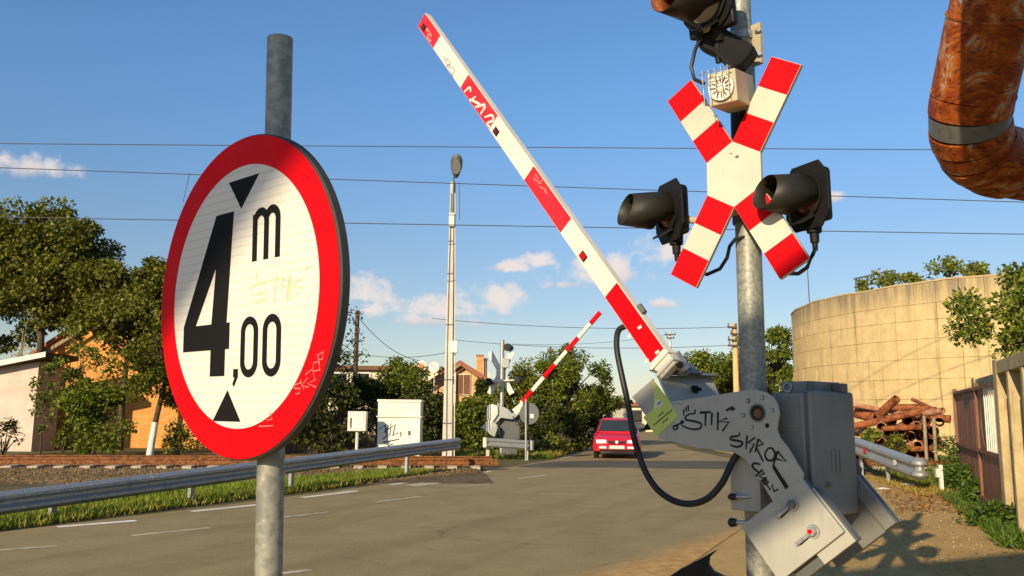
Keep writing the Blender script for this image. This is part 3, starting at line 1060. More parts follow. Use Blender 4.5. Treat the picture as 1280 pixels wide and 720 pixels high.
def tank_top(px, inset=.45):
    """point on the tank's rim in the direction of photo column px (near side)"""
    d = ray(px, 380); d.z = 0; d.normalize()
    R_ = TR - inset
    b = d.dot(V((TC.x, TC.y, 0)))
    dis = b * b - (TC.x ** 2 + TC.y ** 2 - R_ * R_)
    s = b - math.sqrt(max(dis, 0))
    return V((d.x * s, d.y * s, TH + .05))


p0, p1 = tank_top(1071, 1.2), tank_top(1116, 1.2)
fr = thing('rusty_railing', 'dark rusty platform railing standing on top of the round tank', 'railing', p0)
mb = MB()
back = V((.5, .86, 0)) * .8
for q in (p0, p0.lerp(p1, .33), p0.lerp(p1, .66), p1, p0 + back, p1 + back):
    MB().cone(q - V((0, 0, .1)), q + V((0, 0, .95)), .035, n=6).build('post', 'dark_grey', fr)
for z_ in (.92, .5):
    MB().tube([p0 + V((0, 0, z_)) - (p1 - p0) * .04, p1 + V((0, 0, z_)) + (p1 - p0) * .08], .04, 6).build('rail', 'dark_grey', fr)
MB().tube([p0 + V((0, 0, .92)), p0 + back + V((0, 0, .92))], .035, 6).build('rail', 'dark_grey', fr)
q = tank_top(1012, .3)
ar = thing('lightning_rod', 'thin dark rod rising from the left edge of the round tank', 'rod', q)
MB().cone(q - V((0, 0, .2)), q + V((-.05, 0, 2.9)), .028, .018, n=6).build('mast', 'wire', ar)
for nm, lb, px, w, h in (('tank_top_bush', 'small yellow green bush beside the railing on the tank', 1108, .85, .75), ('tank_top_bush', 'low pale bush at the left foot of the tank railing', 1078, .4, .55),
                         ('tank_top_bush', 'tiny pale shrub on the tank edge right of the railing', 1139, .42, .45),
                         ('tank_top_bush', 'wide yellow bush on the tank edge nearest the right tree', 1188, .9, 1.05), ('tank_top_bush', 'flat low green bush on the tank edge behind the right tree', 1222, .6, .5)):
    shrub(nm, lb, 'bush', tank_top(px, .5), w, w, h, 420, .17, 'leaf_yellow', 'bushes growing on the tank', 12, 5)

# ================================================================== BACKGROUND BUILDINGS


def house(name, label, pxl, pxr, y_ridge, y_eave, Y, depth, wallm, roofm, apex=.5):
    """gable end facing the camera"""
    L, R = at(pxl, y_eave, Y), at(pxr, y_eave, Y)
    top = at(pxl + (pxr - pxl) * apex, y_ridge, Y)
    t = thing(name, label, 'house', (L.x, Y, 0))
    e = V((0, depth, 0))
    MB().prism([(L.x, Y, -.2), (R.x, Y, -.2), (R.x, Y, R.z), (top.x, Y, top.z), (L.x, Y, L.z)], e).build('wall', wallm, t)
    ro = MB()
    for (p, sgn) in ((L, -1), (R, 1)):
        d = (V((p.x, Y, p.z)) - V((top.x, Y, top.z)))
        q = top + d * 1.13
        a = V((top.x, Y - .45, top.z + .03)); b = V((q.x, Y - .45, q.z + .03))
        MB().prism([a, b, b + V((0, 0, .16)), a + V((0, 0, .16))], V((0, depth + .9, 0))).build('roof', roofm, t)
    return t, L, R, top


hb, L, R, T = house('brick_house', 'orange brick house with sloping verge board behind the left trees', 62, 352, 345, 436, 35, 9, 'brick', 'terracotta', .5)
a, b = at(36, 450, 34.45), at(207, 345, 34.45)
MB().prism([a, b, b - V((0, 0, .17)), a - V((0, 0, .17))], V((0, .06, 0))).build('verge_board', 'bark_pale', hb)
mb = MB(); a = at(71, 446, 34.9); mb.cone((a.x, a.y, 0), a, .06, n=8); mb.build('drainpipe', 'wood_dark', hb)
a, b = at(70, 440, 34.9), at(46, 470, 34.9)
MB().prism([(b.x, 34.9, 0), (a.x, 34.9, 0), (a.x, 34.9, a.z - .3), (b.x, 34.9, b.z)], V((0, .4, 0))).build('side_wall', 'render_orange', hb)

L, R = at(-90, 474, 31.4), at(49, 452, 31.4)
sh = thing('rendered_shed', 'pinkish rendered shed with a white sloping fascia, left of the brick house', 'shed', (L.x, 31.4, 0))
MB().prism([(L.x, 31.4, -.2), (R.x, 31.4, -.2), (R.x, 31.4, R.z), (L.x, 31.4, L.z)], V((0, 1.6, 0))).build('wall', 'render_pink', sh)
a, b = at(-95, 477, 30.95), at(57, 447, 30.95)
MB().prism([a + V((0, 0, .02)), b + V((0, 0, .02)), b + V((0, 0, .20)), a + V((0, 0, .20))], V((0, 2.4, 0))).build('roof', 'wood_dark', sh)
MB().prism([a + V((0, -.03, .03)), b + V((0, -.03, .03)), b + V((0, -.03, .22)), a + V((0, -.03, .22))], V((0, .025, 0))).build('fascia', 'arm_white', sh)

L, R = at(385, 459, 58), at(548, 457, 58)
cb = thing('flat_roofed_building', 'long cream building with a thin brown flat roof behind the hedge', 'building', (L.x, 58, 0))
MB().box(L.x, R.x, 58, 68, -.2, L.z - .15).build('wall', 'render_cream', cb)
MB().box(L.x - .3, R.x + .3, 57.6, 68.4, L.z - .149, L.z + .12).build('roof', 'shutter', cb)
for px in (424, 452, 492):
    a = at(px, 478, 57.98)
    f_ = MB().box(a.x - .6, a.x + .6, 57.95, 58.1, a.z - .7, a.z + .7).build('window', 'arm_white', cb)
    MB().box(a.x - .5, a.x + .5, 57.93, 57.97, a.z - .6, a.z + .6).build('pane', 'glass', f_)

hg, L, R, T = house('gabled_house', 'small peach gabled house with brown shutters and a brick chimney', 536, 617, 455, 481, 46, 8, 'render_orange', 'terracotta', .49)
a = at(579, 480, 45.95)
f_ = MB().box(a.x - .40, a.x + .40, 45.93, 46.05, a.z - .6, a.z + .55).build('window', 'render_cream', hg)
for k in (-1, 1):
    MB().box(a.x + k * .19 - .17, a.x + k * .19 + .17, 45.90, 45.93, a.z - .55, a.z + .5).build('shutter', 'shutter', f_)
a = at(567, 482, 45.9)
MB().box(a.x - .13, a.x + .13, 45.7, 45.95, -.1, a.z + .7).build('pillar', 'render_cream', hg)
a = at(601, 452, 48)
ch = MB().box(a.x - .23, a.x + .12, 47.8, 48.2, a.z - 1, a.z + .30).build('chimney', 'brick', hg)
MB().box(a.x - .27, a.x + .16, 47.76, 48.24, a.z + .30, a.z + .38).build('chimney_cap', 'terracotta', ch)
ch = MB().cone((a.x + .27, 48.1, a.z - 1), (a.x + .27, 48.1, a.z + .08), .09, n=10).build('flue', 'terracotta', hg)
MB().cone((a.x + .27, 48.1, a.z + .08), (a.x + .27, 48.1, a.z + .2), .13, .10, n=10).build('flue_cap', 'shutter', ch)
a = at(611, 474, 45.4)
MB().box(a.x - .05, a.x + .05, a.y - .05, a.y + .05, -.1, a.z + .35).build('porch_post', 'arm_white', hg)
for k in (-1, 1):
    p_, q_ = at(576, 453.2, 45.5), at(576 + k * 46, 453.2 + 31, 45.5)
    MB().prism([p_, q_, q_ - V((0, 0, .16)), p_ - V((0, 0, .16))], V((0, .05, 0))).build('bargeboard', 'bark_pale' if k < 0 else 'terracotta', hg)

for px, py, lb, lg in ((527, 458, 'satellite dish with an orange centre left of the gabled house', True), (543, 460, 'plain white satellite dish next to the gabled house roof', False)):
    c_ = at(px, py, 44.5)
    d_ = thing('satellite_dish', lb, 'satellite dish', (c_.x, c_.y, 0))
    fw = V((-.30, -.92, .25)).normalized()
    a_ = fw.orthogonal().normalized(); b_ = fw.cross(a_)
    vs, fs = [c_], []
    for r_, dp in ((.12, .01), (.22, .04), (.31, .085)):
        vs += [c_ + (a_ * math.cos(2 * math.pi * i / 20) + b_ * math.sin(2 * math.pi * i / 20)) * r_ + fw * dp for i in range(20)]
    fs = [(0, 1 + i, 1 + (i + 1) % 20) for i in range(20)]
    for k in range(2): fs += [(1 + k * 20 + i, 21 + k * 20 + i, 21 + k * 20 + (i + 1) % 20, 1 + k * 20 + (i + 1) % 20) for i in range(20)]
    o = MB().add(vs, fs).build('reflector_dish', 'arm_white', d_, smooth=True)
    o.modifiers.new('thickness', 'SOLIDIFY').thickness = .015
    if lg:
        MB().prism([c_ + fw * .03 + (a_ * math.cos(i * .628) + b_ * math.sin(i * .628)) * .17 for i in range(10)], fw * .012).build('orange_emblem', paint('orange_emblem_paint', (.75, .16, .03)), d_)
    MB().tube([(c_.x, c_.y + .1, 0), (c_.x, c_.y + .1, c_.z - .1), c_ - fw * .02], .035, 6).build('mounting_pole', 'galv', d_)
    MB().tube([c_ - b_ * .28 + fw * .08, c_ + fw * .42, ], .015, 5).build('feed_arm', 'galv', d_)

a, b = at(757, 513, 112), at(781, 513, 112)
rh = thing('red_roofed_house', 'small far house with a red tiled roof at the end of the road', 'house', (a.x, 112, 0))
MB().box(a.x, b.x, 112, 120, -.2, a.z).build('wall', 'render_cream', rh)
r0, r1 = a + V((-.4, -.5, 0)), b + V((.6, -.5, 0)); r2 = b + V((.6, 8.5, 0)); r3 = a + V((-.4, 8.5, 0))
t0, t1 = a + V((.9, 3.5, 1.5)), b + V((-.6, 3.5, 1.5))
MB().add([r0, r1, r2, r3, t0, t1], [(0, 1, 5, 4), (1, 2, 5), (2, 3, 4, 5), (3, 0, 4), (3, 2, 1, 0)]).build('roof', paint('red_tiles', (.42, .08, .04), .8, .4), rh)
for px in (763, 774):
    w_ = at(px, 520, 111.9)
    MB().box(w_.x - .4, w_.x + .4, 111.88, 112.05, w_.z - .5, w_.z + .5).build('window', 'glass', rh)
a, b = at(783, 503, 74), at(846, 503, 74)
ob = thing('roadside_building', 'low cream building beside the far road behind the red car', 'building', (a.x, 74, 0))
MB().box(a.x, b.x, 74, 84, -.2, a.z - .3).build('wall', 'render_cream', ob)
MB().box(a.x - .3, b.x + .3, 73.6, 84.4, a.z - .299, a.z).build('roof', 'terracotta', ob)
for px in (796, 818, 834):
    w_ = at(px, 520, 73.9)
    f_ = MB().box(w_.x - .55, w_.x + .55, 73.95, 74.1, w_.z - .6, w_.z + .6).build('window', 'arm_white', ob)
    MB().box(w_.x - .46, w_.x + .46, 73.93, 73.97, w_.z - .5, w_.z + .5).build('pane', 'glass', f_)

# fences behind the track
def board_fence(name, label, p0, p1, h, wb, mat, gap=.02):
    d = (p1 - p0); L_ = d.length; d.normalize()
    nrm = V((-d.y, d.x, 0))
    t = thing(name, label, 'fence', (p0.x, p0.y, 0))
    k = int(L_ / wb)
    for i in range(k):
        c_ = p0 + d * (wb * (i + .5))
        MB().frame((c_.x, c_.y, h / 2 + random.uniform(-.02, .02)), d, nrm, (0, 0, 1), wb / 2 - gap / 2, .012 + random.random() * .006, h / 2).build('board', mat, t)
    for i in range(0, k + 1, 8):
        c_ = p0 + d * (wb * i) + nrm * .07
        MB().frame((c_.x, c_.y, h / 2), d, nrm, (0, 0, 1), .05, .05, h / 2 + .05).build('post', mat, t)
    for z_ in (.3, h - .3):
        c_ = p0 + d * (L_ / 2) + nrm * .04
        MB().frame((c_.x, c_.y, z_), d, nrm, (0, 0, 1), L_ / 2, .02, .05).build('rail', mat, t)
    return t


def flat(p): return V((p.x, p.y, 0))


board_fence('board_fence', 'dark brown board fence behind the small box on a post', flat(at(340, 560, 32)), flat(at(470, 560, 32)), 1.45, .20, 'wood_dark')
board_fence('board_fence', 'grey weathered fence between the lamp post and the far barrier', flat(at(470, 560, 33)), flat(at(628, 560, 33)), 1.55, .45, 'grey_fence')

# ================================================================== CABINETS, LAMP POST, POLES
a = at(473, 500, 27); b = at(526, 500, 27)
cb = thing('signal_cabinet', 'large cream trackside cabinet with black scribbled graffiti', 'cabinet', ((a.x + b.x) / 2, 27, 0))
MB().box(a.x, b.x, 27, 27.8, 0, 1.40).build('body', 'cabinet', cb, bevel=.012)
MB().box(a.x, b.x, 26.985, 27.815, 1.44, a.z - .06).build('upper_body', 'cabinet', cb, bevel=.012)
MB().box(a.x - .03, b.x + .03, 26.95, 27.85, a.z - .058, a.z + .02).build('lid', 'cabinet', cb, bevel=.015)
MB().box(a.x - .04, b.x + .04, 26.95, 27.84, 1.402, 1.438).build('ledge', 'cabinet', cb)
MB().box((a.x + b.x) / 2 + .3, (a.x + b.x) / 2 + .36, 26.96, 27.0, .85, .98).build('handle', 'dark_grey', cb)
for st in ([(475, 536), (481, 531), (484, 545), (478, 549)], [(480, 541), (489, 529), (487, 545)], [(484, 537), (494, 531), (491, 545), (498, 541)], [(479, 553), (499, 549)], [(487, 551), (485, 557), (491, 555)], [(501, 540), (501, 546)]):
    MB().ribbon([V((at(x, y, 26.99).x, 26.995, at(x, y, 26.99).z)) for x, y in st], .035, V((0, -1, 0))).build('graffiti_stroke', 'marker', cb)
a = at(435, 514, 26); b = at(457, 539, 26)
bx = thing('meter_box', 'small white box on a thin post left of the cream cabinet', 'box', ((a.x + b.x) / 2, 26, 0))
MB().box(a.x, b.x, 26, 26.3, b.z, a.z).build('casing', 'arm_white', bx, bevel=.01)
MB().box(a.x + .06, b.x - .06, 25.985, 26, b.z + .06, a.z - .06).build('door', 'cabinet', bx)
MB().box((a.x + b.x) / 2 - .2, (a.x + b.x) / 2 - .15, 25.975, 26, b.z + .1, a.z - .2).build('rust_streak', 'shutter', bx)
MB().cone(((a.x + b.x) / 2, 26.15, -.1), ((a.x + b.x) / 2, 26.15, b.z), .05, n=8).build('post', 'arm_white', bx)

base = flat(at(559, 575, 27.6)); top = at(564.5, 228, 27.6); top = V((base.x + .01, base.y, top.z))
lp = thing('street_lamp', 'tall square concrete lamp post with one tilted lamp head and white cables', 'street lamp', base)
mb = MB()
w0, w1 = .165, .085
ds = [(-1, -1), (1, -1), (1, 1), (-1, 1)]
mb.add([base + V((x * w0, y * w0, -.2)) for x, y in ds] + [top + V((x * w1, y * w1, 0)) for x, y in ds], [(0, 1, 5, 4), (1, 2, 6, 5), (2, 3, 7, 6), (3, 0, 4, 7), (4, 5, 6, 7)])
mb.build('pole', 'concrete_pole', lp, bevel=.02)
h0 = at(570, 222, 27.4); h1 = at(571, 198, 27.0)
MB().tube([top - V((-.02, .12, 1.4)), top + V((.03, -.12, .1)), top.lerp(h0, .6) + V((.0, -.1, .1)), h0], .03, 8).build('lamp_arm', 'dark_grey', lp, smooth=True)
d_ = (h1 - h0).normalized()
sd = V((1, 0, 0)); up2 = sd.cross(d_).normalized()
vs, fs = [], []
for k, (u, w_, t_) in enumerate(((0, .06, .05), (.12, .12, .08), (.35, .19, .11), (.6, .20, .11), (.75, .15, .09), (.82, .05, .03))):
    vs += [h0 + d_ * u + sd * (w_ * math.cos(2 * math.pi * i / 12)) + up2 * (t_ * math.sin(2 * math.pi * i / 12)) for i in range(12)]
for k in range(5): fs += [(k * 12 + i, k * 12 + (i + 1) % 12, k * 12 + 12 + (i + 1) % 12, k * 12 + 12 + i) for i in range(12)]
fs += [tuple(range(11, -1, -1)), tuple(range(60, 72))]
lh = MB().add(vs, fs).build('lamp_head', 'dark_grey', lp, smooth=True)
sgn = -1 if up2.y > 0 else 1
MB().prism([h0 + d_ * (.42 + .26 * math.cos(i * .5236)) + sd * (.15 * math.sin(i * .5236)) + up2 * sgn * .095 for i in range(12)], up2 * sgn * .03).build('lamp_glass', 'galv', lh)
a = at(567.5, 434, 27.3)
MB().box(a.x - .10, a.x + .12, 27.2, 27.42, a.z - .18, a.z + .2).build('junction_box', 'cabinet', lp, bevel=.01)
for k, dx in enumerate((.10, .16, -.10)):
    MB().tube([base + V((dx + .08, -.2, 0)), V((base.x + dx + .03, base.y - .17, a.z)), V((top.x + dx * .5, top.y - .12, top.z - .4))], .018 if k < 2 else .012, 5).build('cable', ('dark_grey', 'arm_white', 'galv')[k], lp)
for z_ in (1.2, 2.6, 4.4, 6.1, 7.2):
    q = base.lerp(top, z_ / top.z)
    w_ = w0 + (w1 - w0) * z_ / top.z + .006
    MB().box(q.x - w_, q.x + w_, q.y - w_, q.y + w_, z_, z_ + .04).build('strap', 'dark_grey', lp)
q = base.lerp(top, .87)
MB().box(q.x - .1, q.x + .08, q.y - .22, q.y - .1, q.z - .35, q.z + .1).build('bracket', 'arm_white', lp)


def power_pole(label, px, ytop, ybase_Y, r, mat, arms, group=None, name='utility_pole'):
    Y = ybase_Y
    tp = at(px, ytop, Y); bs = flat(tp)
    t = thing(name, label, 'utility pole', bs, group)
    MB().cone(bs - V((0, 0, .3)), tp, r * 1.35, r, n=10).build('pole', mat, t, smooth=True)
    for (dz, w_, off) in arms:
        ar_ = MB().box(tp.x + off - w_, tp.x + off + w_, Y - r - .12, Y - r, tp.z - dz - .05, tp.z - dz + .05).build('crossarm', 'wood_dark', t)
        for sx in (-.85, .85):
            MB().cone((tp.x + off + sx * w_, Y - r - .06, tp.z - dz + .05), (tp.x + off + sx * w_, Y - r - .06, tp.z - dz + .22), .05, .04, n=8).build('insulator', 'dark_grey', ar_)
    return tp


pp1 = power_pole('dark wooden utility pole with stub insulators standing behind the sparse tree', 447, 388, 45, .11, 'wood_dark', [(.3, .12, .05), (.75, .12, -.05), (1.2, .12, .05), (2.4, .22, .15)])
pp2 = power_pole('pale concrete utility pole with three short dark crossarms behind the mast', 918, 404, 46, .14, 'warm_pole', [(.25, .22, -.2), (.62, .28, .0), (.95, .22, -.2), (1.25, .42, 0)])
pp3 = power_pole('small far utility pole seen just above the barrier machine', 837.5, 414, 84, .12, 'concrete_pole', [(.35, .55, 0), (.7, .4, 0)])
pp4 = power_pole('thin dark utility pole rising from behind the tall green bush', 688, 434, 58, .08, 'wood_dark', [(.3, .2, 0)])


def wire(name, label, a, b, r, sag=0.0, group=None, n=14):
    pts = [a.lerp(b, i / n) - V((0, 0, sag * 4 * (i / n) * (1 - i / n))) for i in range(n + 1)]
    o = MB().tube(pts, r, 5).build(name, 'wire', loc=(a.x, a.y, a.z))
    return tag(o, label, 'wire', group)


def wpix(x, y, Y): return at(x, y, Y)


OW = 'overhead wires above the railway'
wire('overhead_wire', 'highest overhead wire crossing the sky, above the street lamp', at(-300, 177, 24.3), at(1700, 189.5, 24.3), .014, .03, OW)
wm = wire('overhead_wire', 'middle overhead wire crossing behind the lamp head', at(-300, 199, 24.5), at(1700, 266, 24.5), .014, .03, OW)
wire('overhead_wire', 'lowest overhead wire passing just above the left treetops', at(-300, 265.5, 24.6), at(1700, 299, 24.6), .014, .03, OW)
wire('dropper_wire', 'short bent wire hanging from the middle wire beside the round sign', at(237, 216, 24.4), at(229, 252, 24.5), .011, .0, None, 4)
wire('dropper_wire', 'short vertical wire between the two lower wires beside the street lamp', at(574, 228, 24.4), at(574.5, 275, 24.5), .011, 0, None, 4)
wire('service_wire', 'sagging wire running from the dark wooden pole to the gabled house', pp1 - V((0, 0, .3)), at(532, 452, 45.5), .02, .55)
wire('service_wire', 'thin wire from the pale concrete pole towards the lamp post', pp2 - V((0, 0, .2)), at(540, 398, 50), .018, .3)
wire('service_wire', 'thin lower wire from the pale concrete pole over the road', pp2 - V((0, 0, 1.2)), at(560, 424, 56), .018, .35)
wire('service_wire', 'thin far wire from the small far pole to the left', pp3 - V((0, 0, .35)), at(640, 430, 84), .02, .4)
wire('service_wire', 'thin wire leaving the dark wooden pole towards the lamp post', pp1 - V((0, 0, 2.3)), at(562, 440, 40), .016, .25)

# ================================================================== TREES AND SHRUBS
BG = 'trees and bushes behind the railway'
tree('broad_tree', 'big leafy tree filling the left edge above the shed roof', 'tree', flat(at(42, 560, 34.2)), 10.1, 3.1, 2.75, 7.2, 42000, .17, 'leaf_olive', .17, lean=(-.3, 0), ry=1.6, clumps=105, clump_r=.235, group=BG)
tree('broad_tree', 'leafy tree cut off by the left picture edge behind the pink shed', 'tree', flat(at(-60, 560, 38)), 10.5, 3.2, 3.2, 7.4, 30000, .18, 'leaf_olive', .2, clumps=80, clump_r=.24, group=BG)
tree('broad_tree', 'leafy tree with drooping branches rising over the brick house roof', 'tree', flat(at(150, 560, 32.6)), 7.9, 2.7, 2.35, 5.55, 34000, .15, 'leaf_olive', .12, lean=(.1, 0), ry=1.2, clumps=100, clump_r=.21, group=BG)
tree('roadside_tree', 'dark tree with a whitewashed trunk in front of the orange wall', 'tree', flat(at(186, 575, 27.6)), 6.3, 2.3, 2.3, 3.6, 16000, .12, 'leaf_olive', .10, lean=(.55, 0), clumps=48, clump_r=.22, white=1, group=BG)
tree('roadside_tree', 'darker tree half hidden behind the round sign', 'tree', flat(at(275, 575, 29)), 5.9, 2.6, 2.4, 3.9, 9000, .14, 'leaf_dark', .12, clumps=40, clump_r=.28, group=BG)
tree('sapling', 'thin sapling against the corner of the pink shed', 'tree', flat(at(50, 572, 28.5)), 3.3, .55, 1.35, 1.95, 700, .12, 'leaf_green', .03, clumps=20, clump_r=.34, group=BG)
tree('sapling', 'tall slender sapling with sparse leaves against the orange brick wall', 'tree', flat(at(92, 572, 29.8)), 4.9, .75, 1.7, 3.0, 1500, .12, 'leaf_green', .035, clumps=30, clump_r=.3, group=BG)
tree('bare_tree', 'leafless pale branches in front of the big left tree', 'tree', flat(at(8, 570, 33.3)), 5, .8, 1.6, 3.9, 60, .12, 'leaf_olive', .09, lean=(.2, 0), clumps=14, clump_r=.3, bark='bark_pale', bare=True, group=BG)
shrub('leafy_bush', 'rounded green bush in front of the orange brick wall', 'bush', flat(at(118, 570, 28.5)), 1.45, .8, 2.5, 4200, .14, 'leaf_green', BG, 20)
shrub('leafy_bush', 'low dark twiggy bush at the left end of the pink shed', 'bush', flat(at(5, 570, 28.5)), .6, .5, 1.2, 500, .10, 'leaf_dark', BG, 14)
shrub('leafy_bush', 'small narrow bush by the drainpipe of the brick house', 'bush', flat(at(79, 572, 29.5)), .35, .3, 1.2, 420, .11, 'leaf_green', BG, 10)
shrub('leafy_bush', 'low dry bush at the foot of the whitewashed trunk', 'bush', flat(at(222, 572, 28.5)), .7, .5, 1.1, 700, .12, 'leaf_olive', BG, 14)
tree('sparse_tree', 'sparse twiggy tree reaching above the hedge right of the round sign', 'tree', flat(at(402, 560, 33)), 6.3, 1.55, 2.6, 3.9, 1900, .12, 'leaf_dark', .09, clumps=34, clump_r=.26, bare=True, group=BG)
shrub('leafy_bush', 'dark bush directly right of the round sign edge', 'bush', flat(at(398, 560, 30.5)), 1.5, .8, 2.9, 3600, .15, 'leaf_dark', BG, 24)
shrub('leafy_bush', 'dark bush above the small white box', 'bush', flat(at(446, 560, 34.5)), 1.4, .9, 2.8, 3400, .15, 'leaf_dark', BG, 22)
tree('pointed_tree', 'dense pointed green tree behind the cream cabinet', 'tree', flat(at(490, 560, 36)), 4.1, 1.55, 1.7, 2.3, 9000, .14, 'leaf_green', .1, clumps=44, clump_r=.32, group=BG)
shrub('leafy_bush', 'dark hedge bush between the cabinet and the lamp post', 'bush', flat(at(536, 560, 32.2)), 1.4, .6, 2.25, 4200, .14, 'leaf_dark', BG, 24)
shrub('leafy_bush', 'dark climbing bush along the grey fence behind the lamp post', 'bush', flat(at(594, 560, 32.2)), 1.3, .5, 2.15, 4200, .14, 'leaf_green', BG, 24)
shrub('leafy_bush', 'dark bush beside the porch post of the gabled house', 'bush', flat(at(607, 545, 42)), .7, .8, 3.3, 2600, .15, 'leaf_dark', BG, 18)
shrub('leafy_bush', 'loose bush right of the far signal mast', 'bush', flat(at(640, 560, 36)), 1.1, .8, 3.0, 2800, .14, 'leaf_olive', BG, 18)
tree('bushy_tree', 'tall rounded green tree right of the far barrier', 'tree', flat(at(712, 552, 40)), 4.7, 2.25, 1.95, 2.75, 16000, .13, 'leaf_green', .13, clumps=70, clump_r=.22, group=BG)
tree('bushy_tree', 'yellowish green tree behind the striped far barrier arm', 'tree', flat(at(664, 555, 41)), 4.1, 1.6, 1.6, 2.5, 7000, .15, 'leaf_olive', .1, clumps=36, clump_r=.3, group=BG)
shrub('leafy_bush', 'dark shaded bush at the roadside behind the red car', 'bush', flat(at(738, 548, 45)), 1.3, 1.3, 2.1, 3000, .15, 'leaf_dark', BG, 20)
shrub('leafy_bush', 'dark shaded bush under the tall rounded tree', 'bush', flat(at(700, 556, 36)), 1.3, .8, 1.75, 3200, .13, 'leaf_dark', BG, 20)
shrub('verge_bush', 'small bright green clump on the verge left of the red car', 'bush', flat(at(690, 563, 33)), .85, .5, .65, 900, .12, 'leaf_yellow', BG, 12)
tree('roadside_tree', 'small far tree beside the red roofed house', 'tree', flat(at(772, 540, 92)), 4.2, 2.0, 1.2, 2.2, 1800, .28, 'leaf_green', .1, group=BG, clumps=22)
tree('roadside_tree', 'far dark tree at the bend of the road behind the red car', 'tree', flat(at(745, 540, 70)), 4.0, 2.2, 1.6, 2.3, 2400, .25, 'leaf_dark', .1, group=BG, clumps=24)
BM = 'trees behind the signal mast'
tree('broad_tree', 'spreading green tree left of the signal mast above the barrier machine', 'tree', flat(at(905, 540, 62)), 7.0, 3.4, 2.7, 4.2, 11000, .24, 'leaf_green', .2, clumps=48, clump_r=.28, group=BM)
tree('broad_tree', 'taller green tree between the signal mast and the round tank', 'tree', flat(at(968, 540, 60)), 8.2, 2.6, 3.6, 5.0, 11000, .24, 'leaf_green', .2, clumps=48, clump_r=.28, group=BM)
tree('broad_tree', 'low far tree left of the pale concrete utility pole', 'tree', flat(at(873, 540, 75)), 5.2, 2.2, 1.9, 3.4, 4500, .26, 'leaf_olive', .15, clumps=28, group=BM)
tree('tall_tree', 'loose branching tree over the concrete wall in front of the round tank', 'tree', V((14.5, 22.6, 0)), 6.7, 2.15, 2.0, 4.25, 15000, .14, 'leaf_green', .11, lean=(-.1, 0), clumps=70, clump_r=.27)
tree('tall_tree', 'lower leafy branches behind the concrete wall at the right edge', 'tree', V((13.2, 20.0, 0)), 4.4, 1.0, .75, 3.15, 1900, .14, 'leaf_dark', .07, clumps=20, clump_r=.34)

n = 16000
px_ = rng.uniform(-190, 190, n)
lump = 2.6 + 1.0 * np.sin(px_ * .11) * np.sin(px_ * .043 + 1) + .7 * np.sin(px_ * .31)
P = np.stack([px_, 150 + rng.uniform(-5, 5, n) + .0006 * px_ ** 2, rng.random(n) ** .8 * lump], 1)
D = unit(rng.normal(size=(n, 3))); N = unit(np.cross(D, rng.normal(size=(n, 3))))
L_n = rng.uniform(.5, 1.1, n)
tag(quadcloud('treeline', 'leaf_dark', P, D, N, L_n, L_n * .6), 'low dark far treeline along the horizon', kind='stuff')

FB = 'ferny weeds by the gate'
for x, y, w_, h_, lb in ((9.75, 18.7, .45, .55, 'bright green weed clump growing at the white guardrail post'), (10.3, 19.4, .55, .85, 'tall green weed clump between the guardrail end and the gate'),
                         (9.5, 17.4, .5, .6, 'low bright weed clump at the left foot of the gate'), (8.9, 16.2, .4, .42, 'small weed clump beside the gate middle post'), (11.2, 21.6, .4, 1.1, 'weeds climbing the left end of the rusty gate'),
                         (7.15, 12.7, .42, .32, 'little weed tuft at the concrete corner post')):
    b_ = V((x, y, 0))
    t_ = thing('weed_clump', lb, 'weeds', b_, FB)
    nn_ = int(900 * w_ + 500)
    i_ = rng.random((nn_, 3))
    P = np.stack([x + rng.normal(0, w_ * .45, nn_), y + rng.normal(0, w_ * .4, nn_), h_ * i_[:, 2] ** 1.4], 1)
    D = unit(np.stack([rng.normal(0, 1, nn_), rng.normal(0, 1, nn_), rng.uniform(-.3, .7, nn_)], 1))
    N = unit(np.cross(D, rng.normal(size=(nn_, 3))))
    Ln = rng.uniform(.06, .15, nn_)
    quadcloud('leaves', 'leaf_fern', P, D, N, Ln, Ln * .38, parent=t_)
    sm = MB()
    for k in range(9):
        a = random.random() * 6.28
        sm.tube([b_ - V((0, 0, .03)), b_ + V((math.cos(a) * w_ * .3, math.sin(a) * w_ * .3, h_ * .6)), b_ + V((math.cos(a) * w_ * .6, math.sin(a) * w_ * .6, h_ * .95))], [.012, .009, .003], 4)
    sm.build('stem', 'leaf_fern', t_)
YB = 'bushes in front of the pipe pile'
shrub('leafy_bush', 'green bush just behind the machine box in front of the rusty pipes', 'bush', V((10.5, 25.2, 0)), .55, .4, 1.15, 1200, .12, 'leaf_yellow', YB, 14)
shrub('leafy_bush', 'brownish bush in the middle of the rusty pipe pile', 'bush', V((11.5, 25.6, 0)), .5, .3, 1.0, 700, .11, 'leaf_olive', YB, 14)

# ================================================================== CONCRETE WALL AND GATE
WD = V((.38, .925, 0)).normalized()
WNn = V((-WD.y, WD.x, 0))                       # towards the road
W0 = V((7.45, 13.0, 0))
wallt = thing('concrete_wall', 'tall concrete post and panel wall at the right edge with weeds at its foot', 'wall', W0)
HW = 2.42


def wfr(s, off, w, d, z0, z1):
    c_ = W0 + WD * s - WNn * off
    return MB().frame((c_.x, c_.y, (z0 + z1) / 2), WD, WNn, (0, 0, 1), w / 2, d / 2, (z1 - z0) / 2)


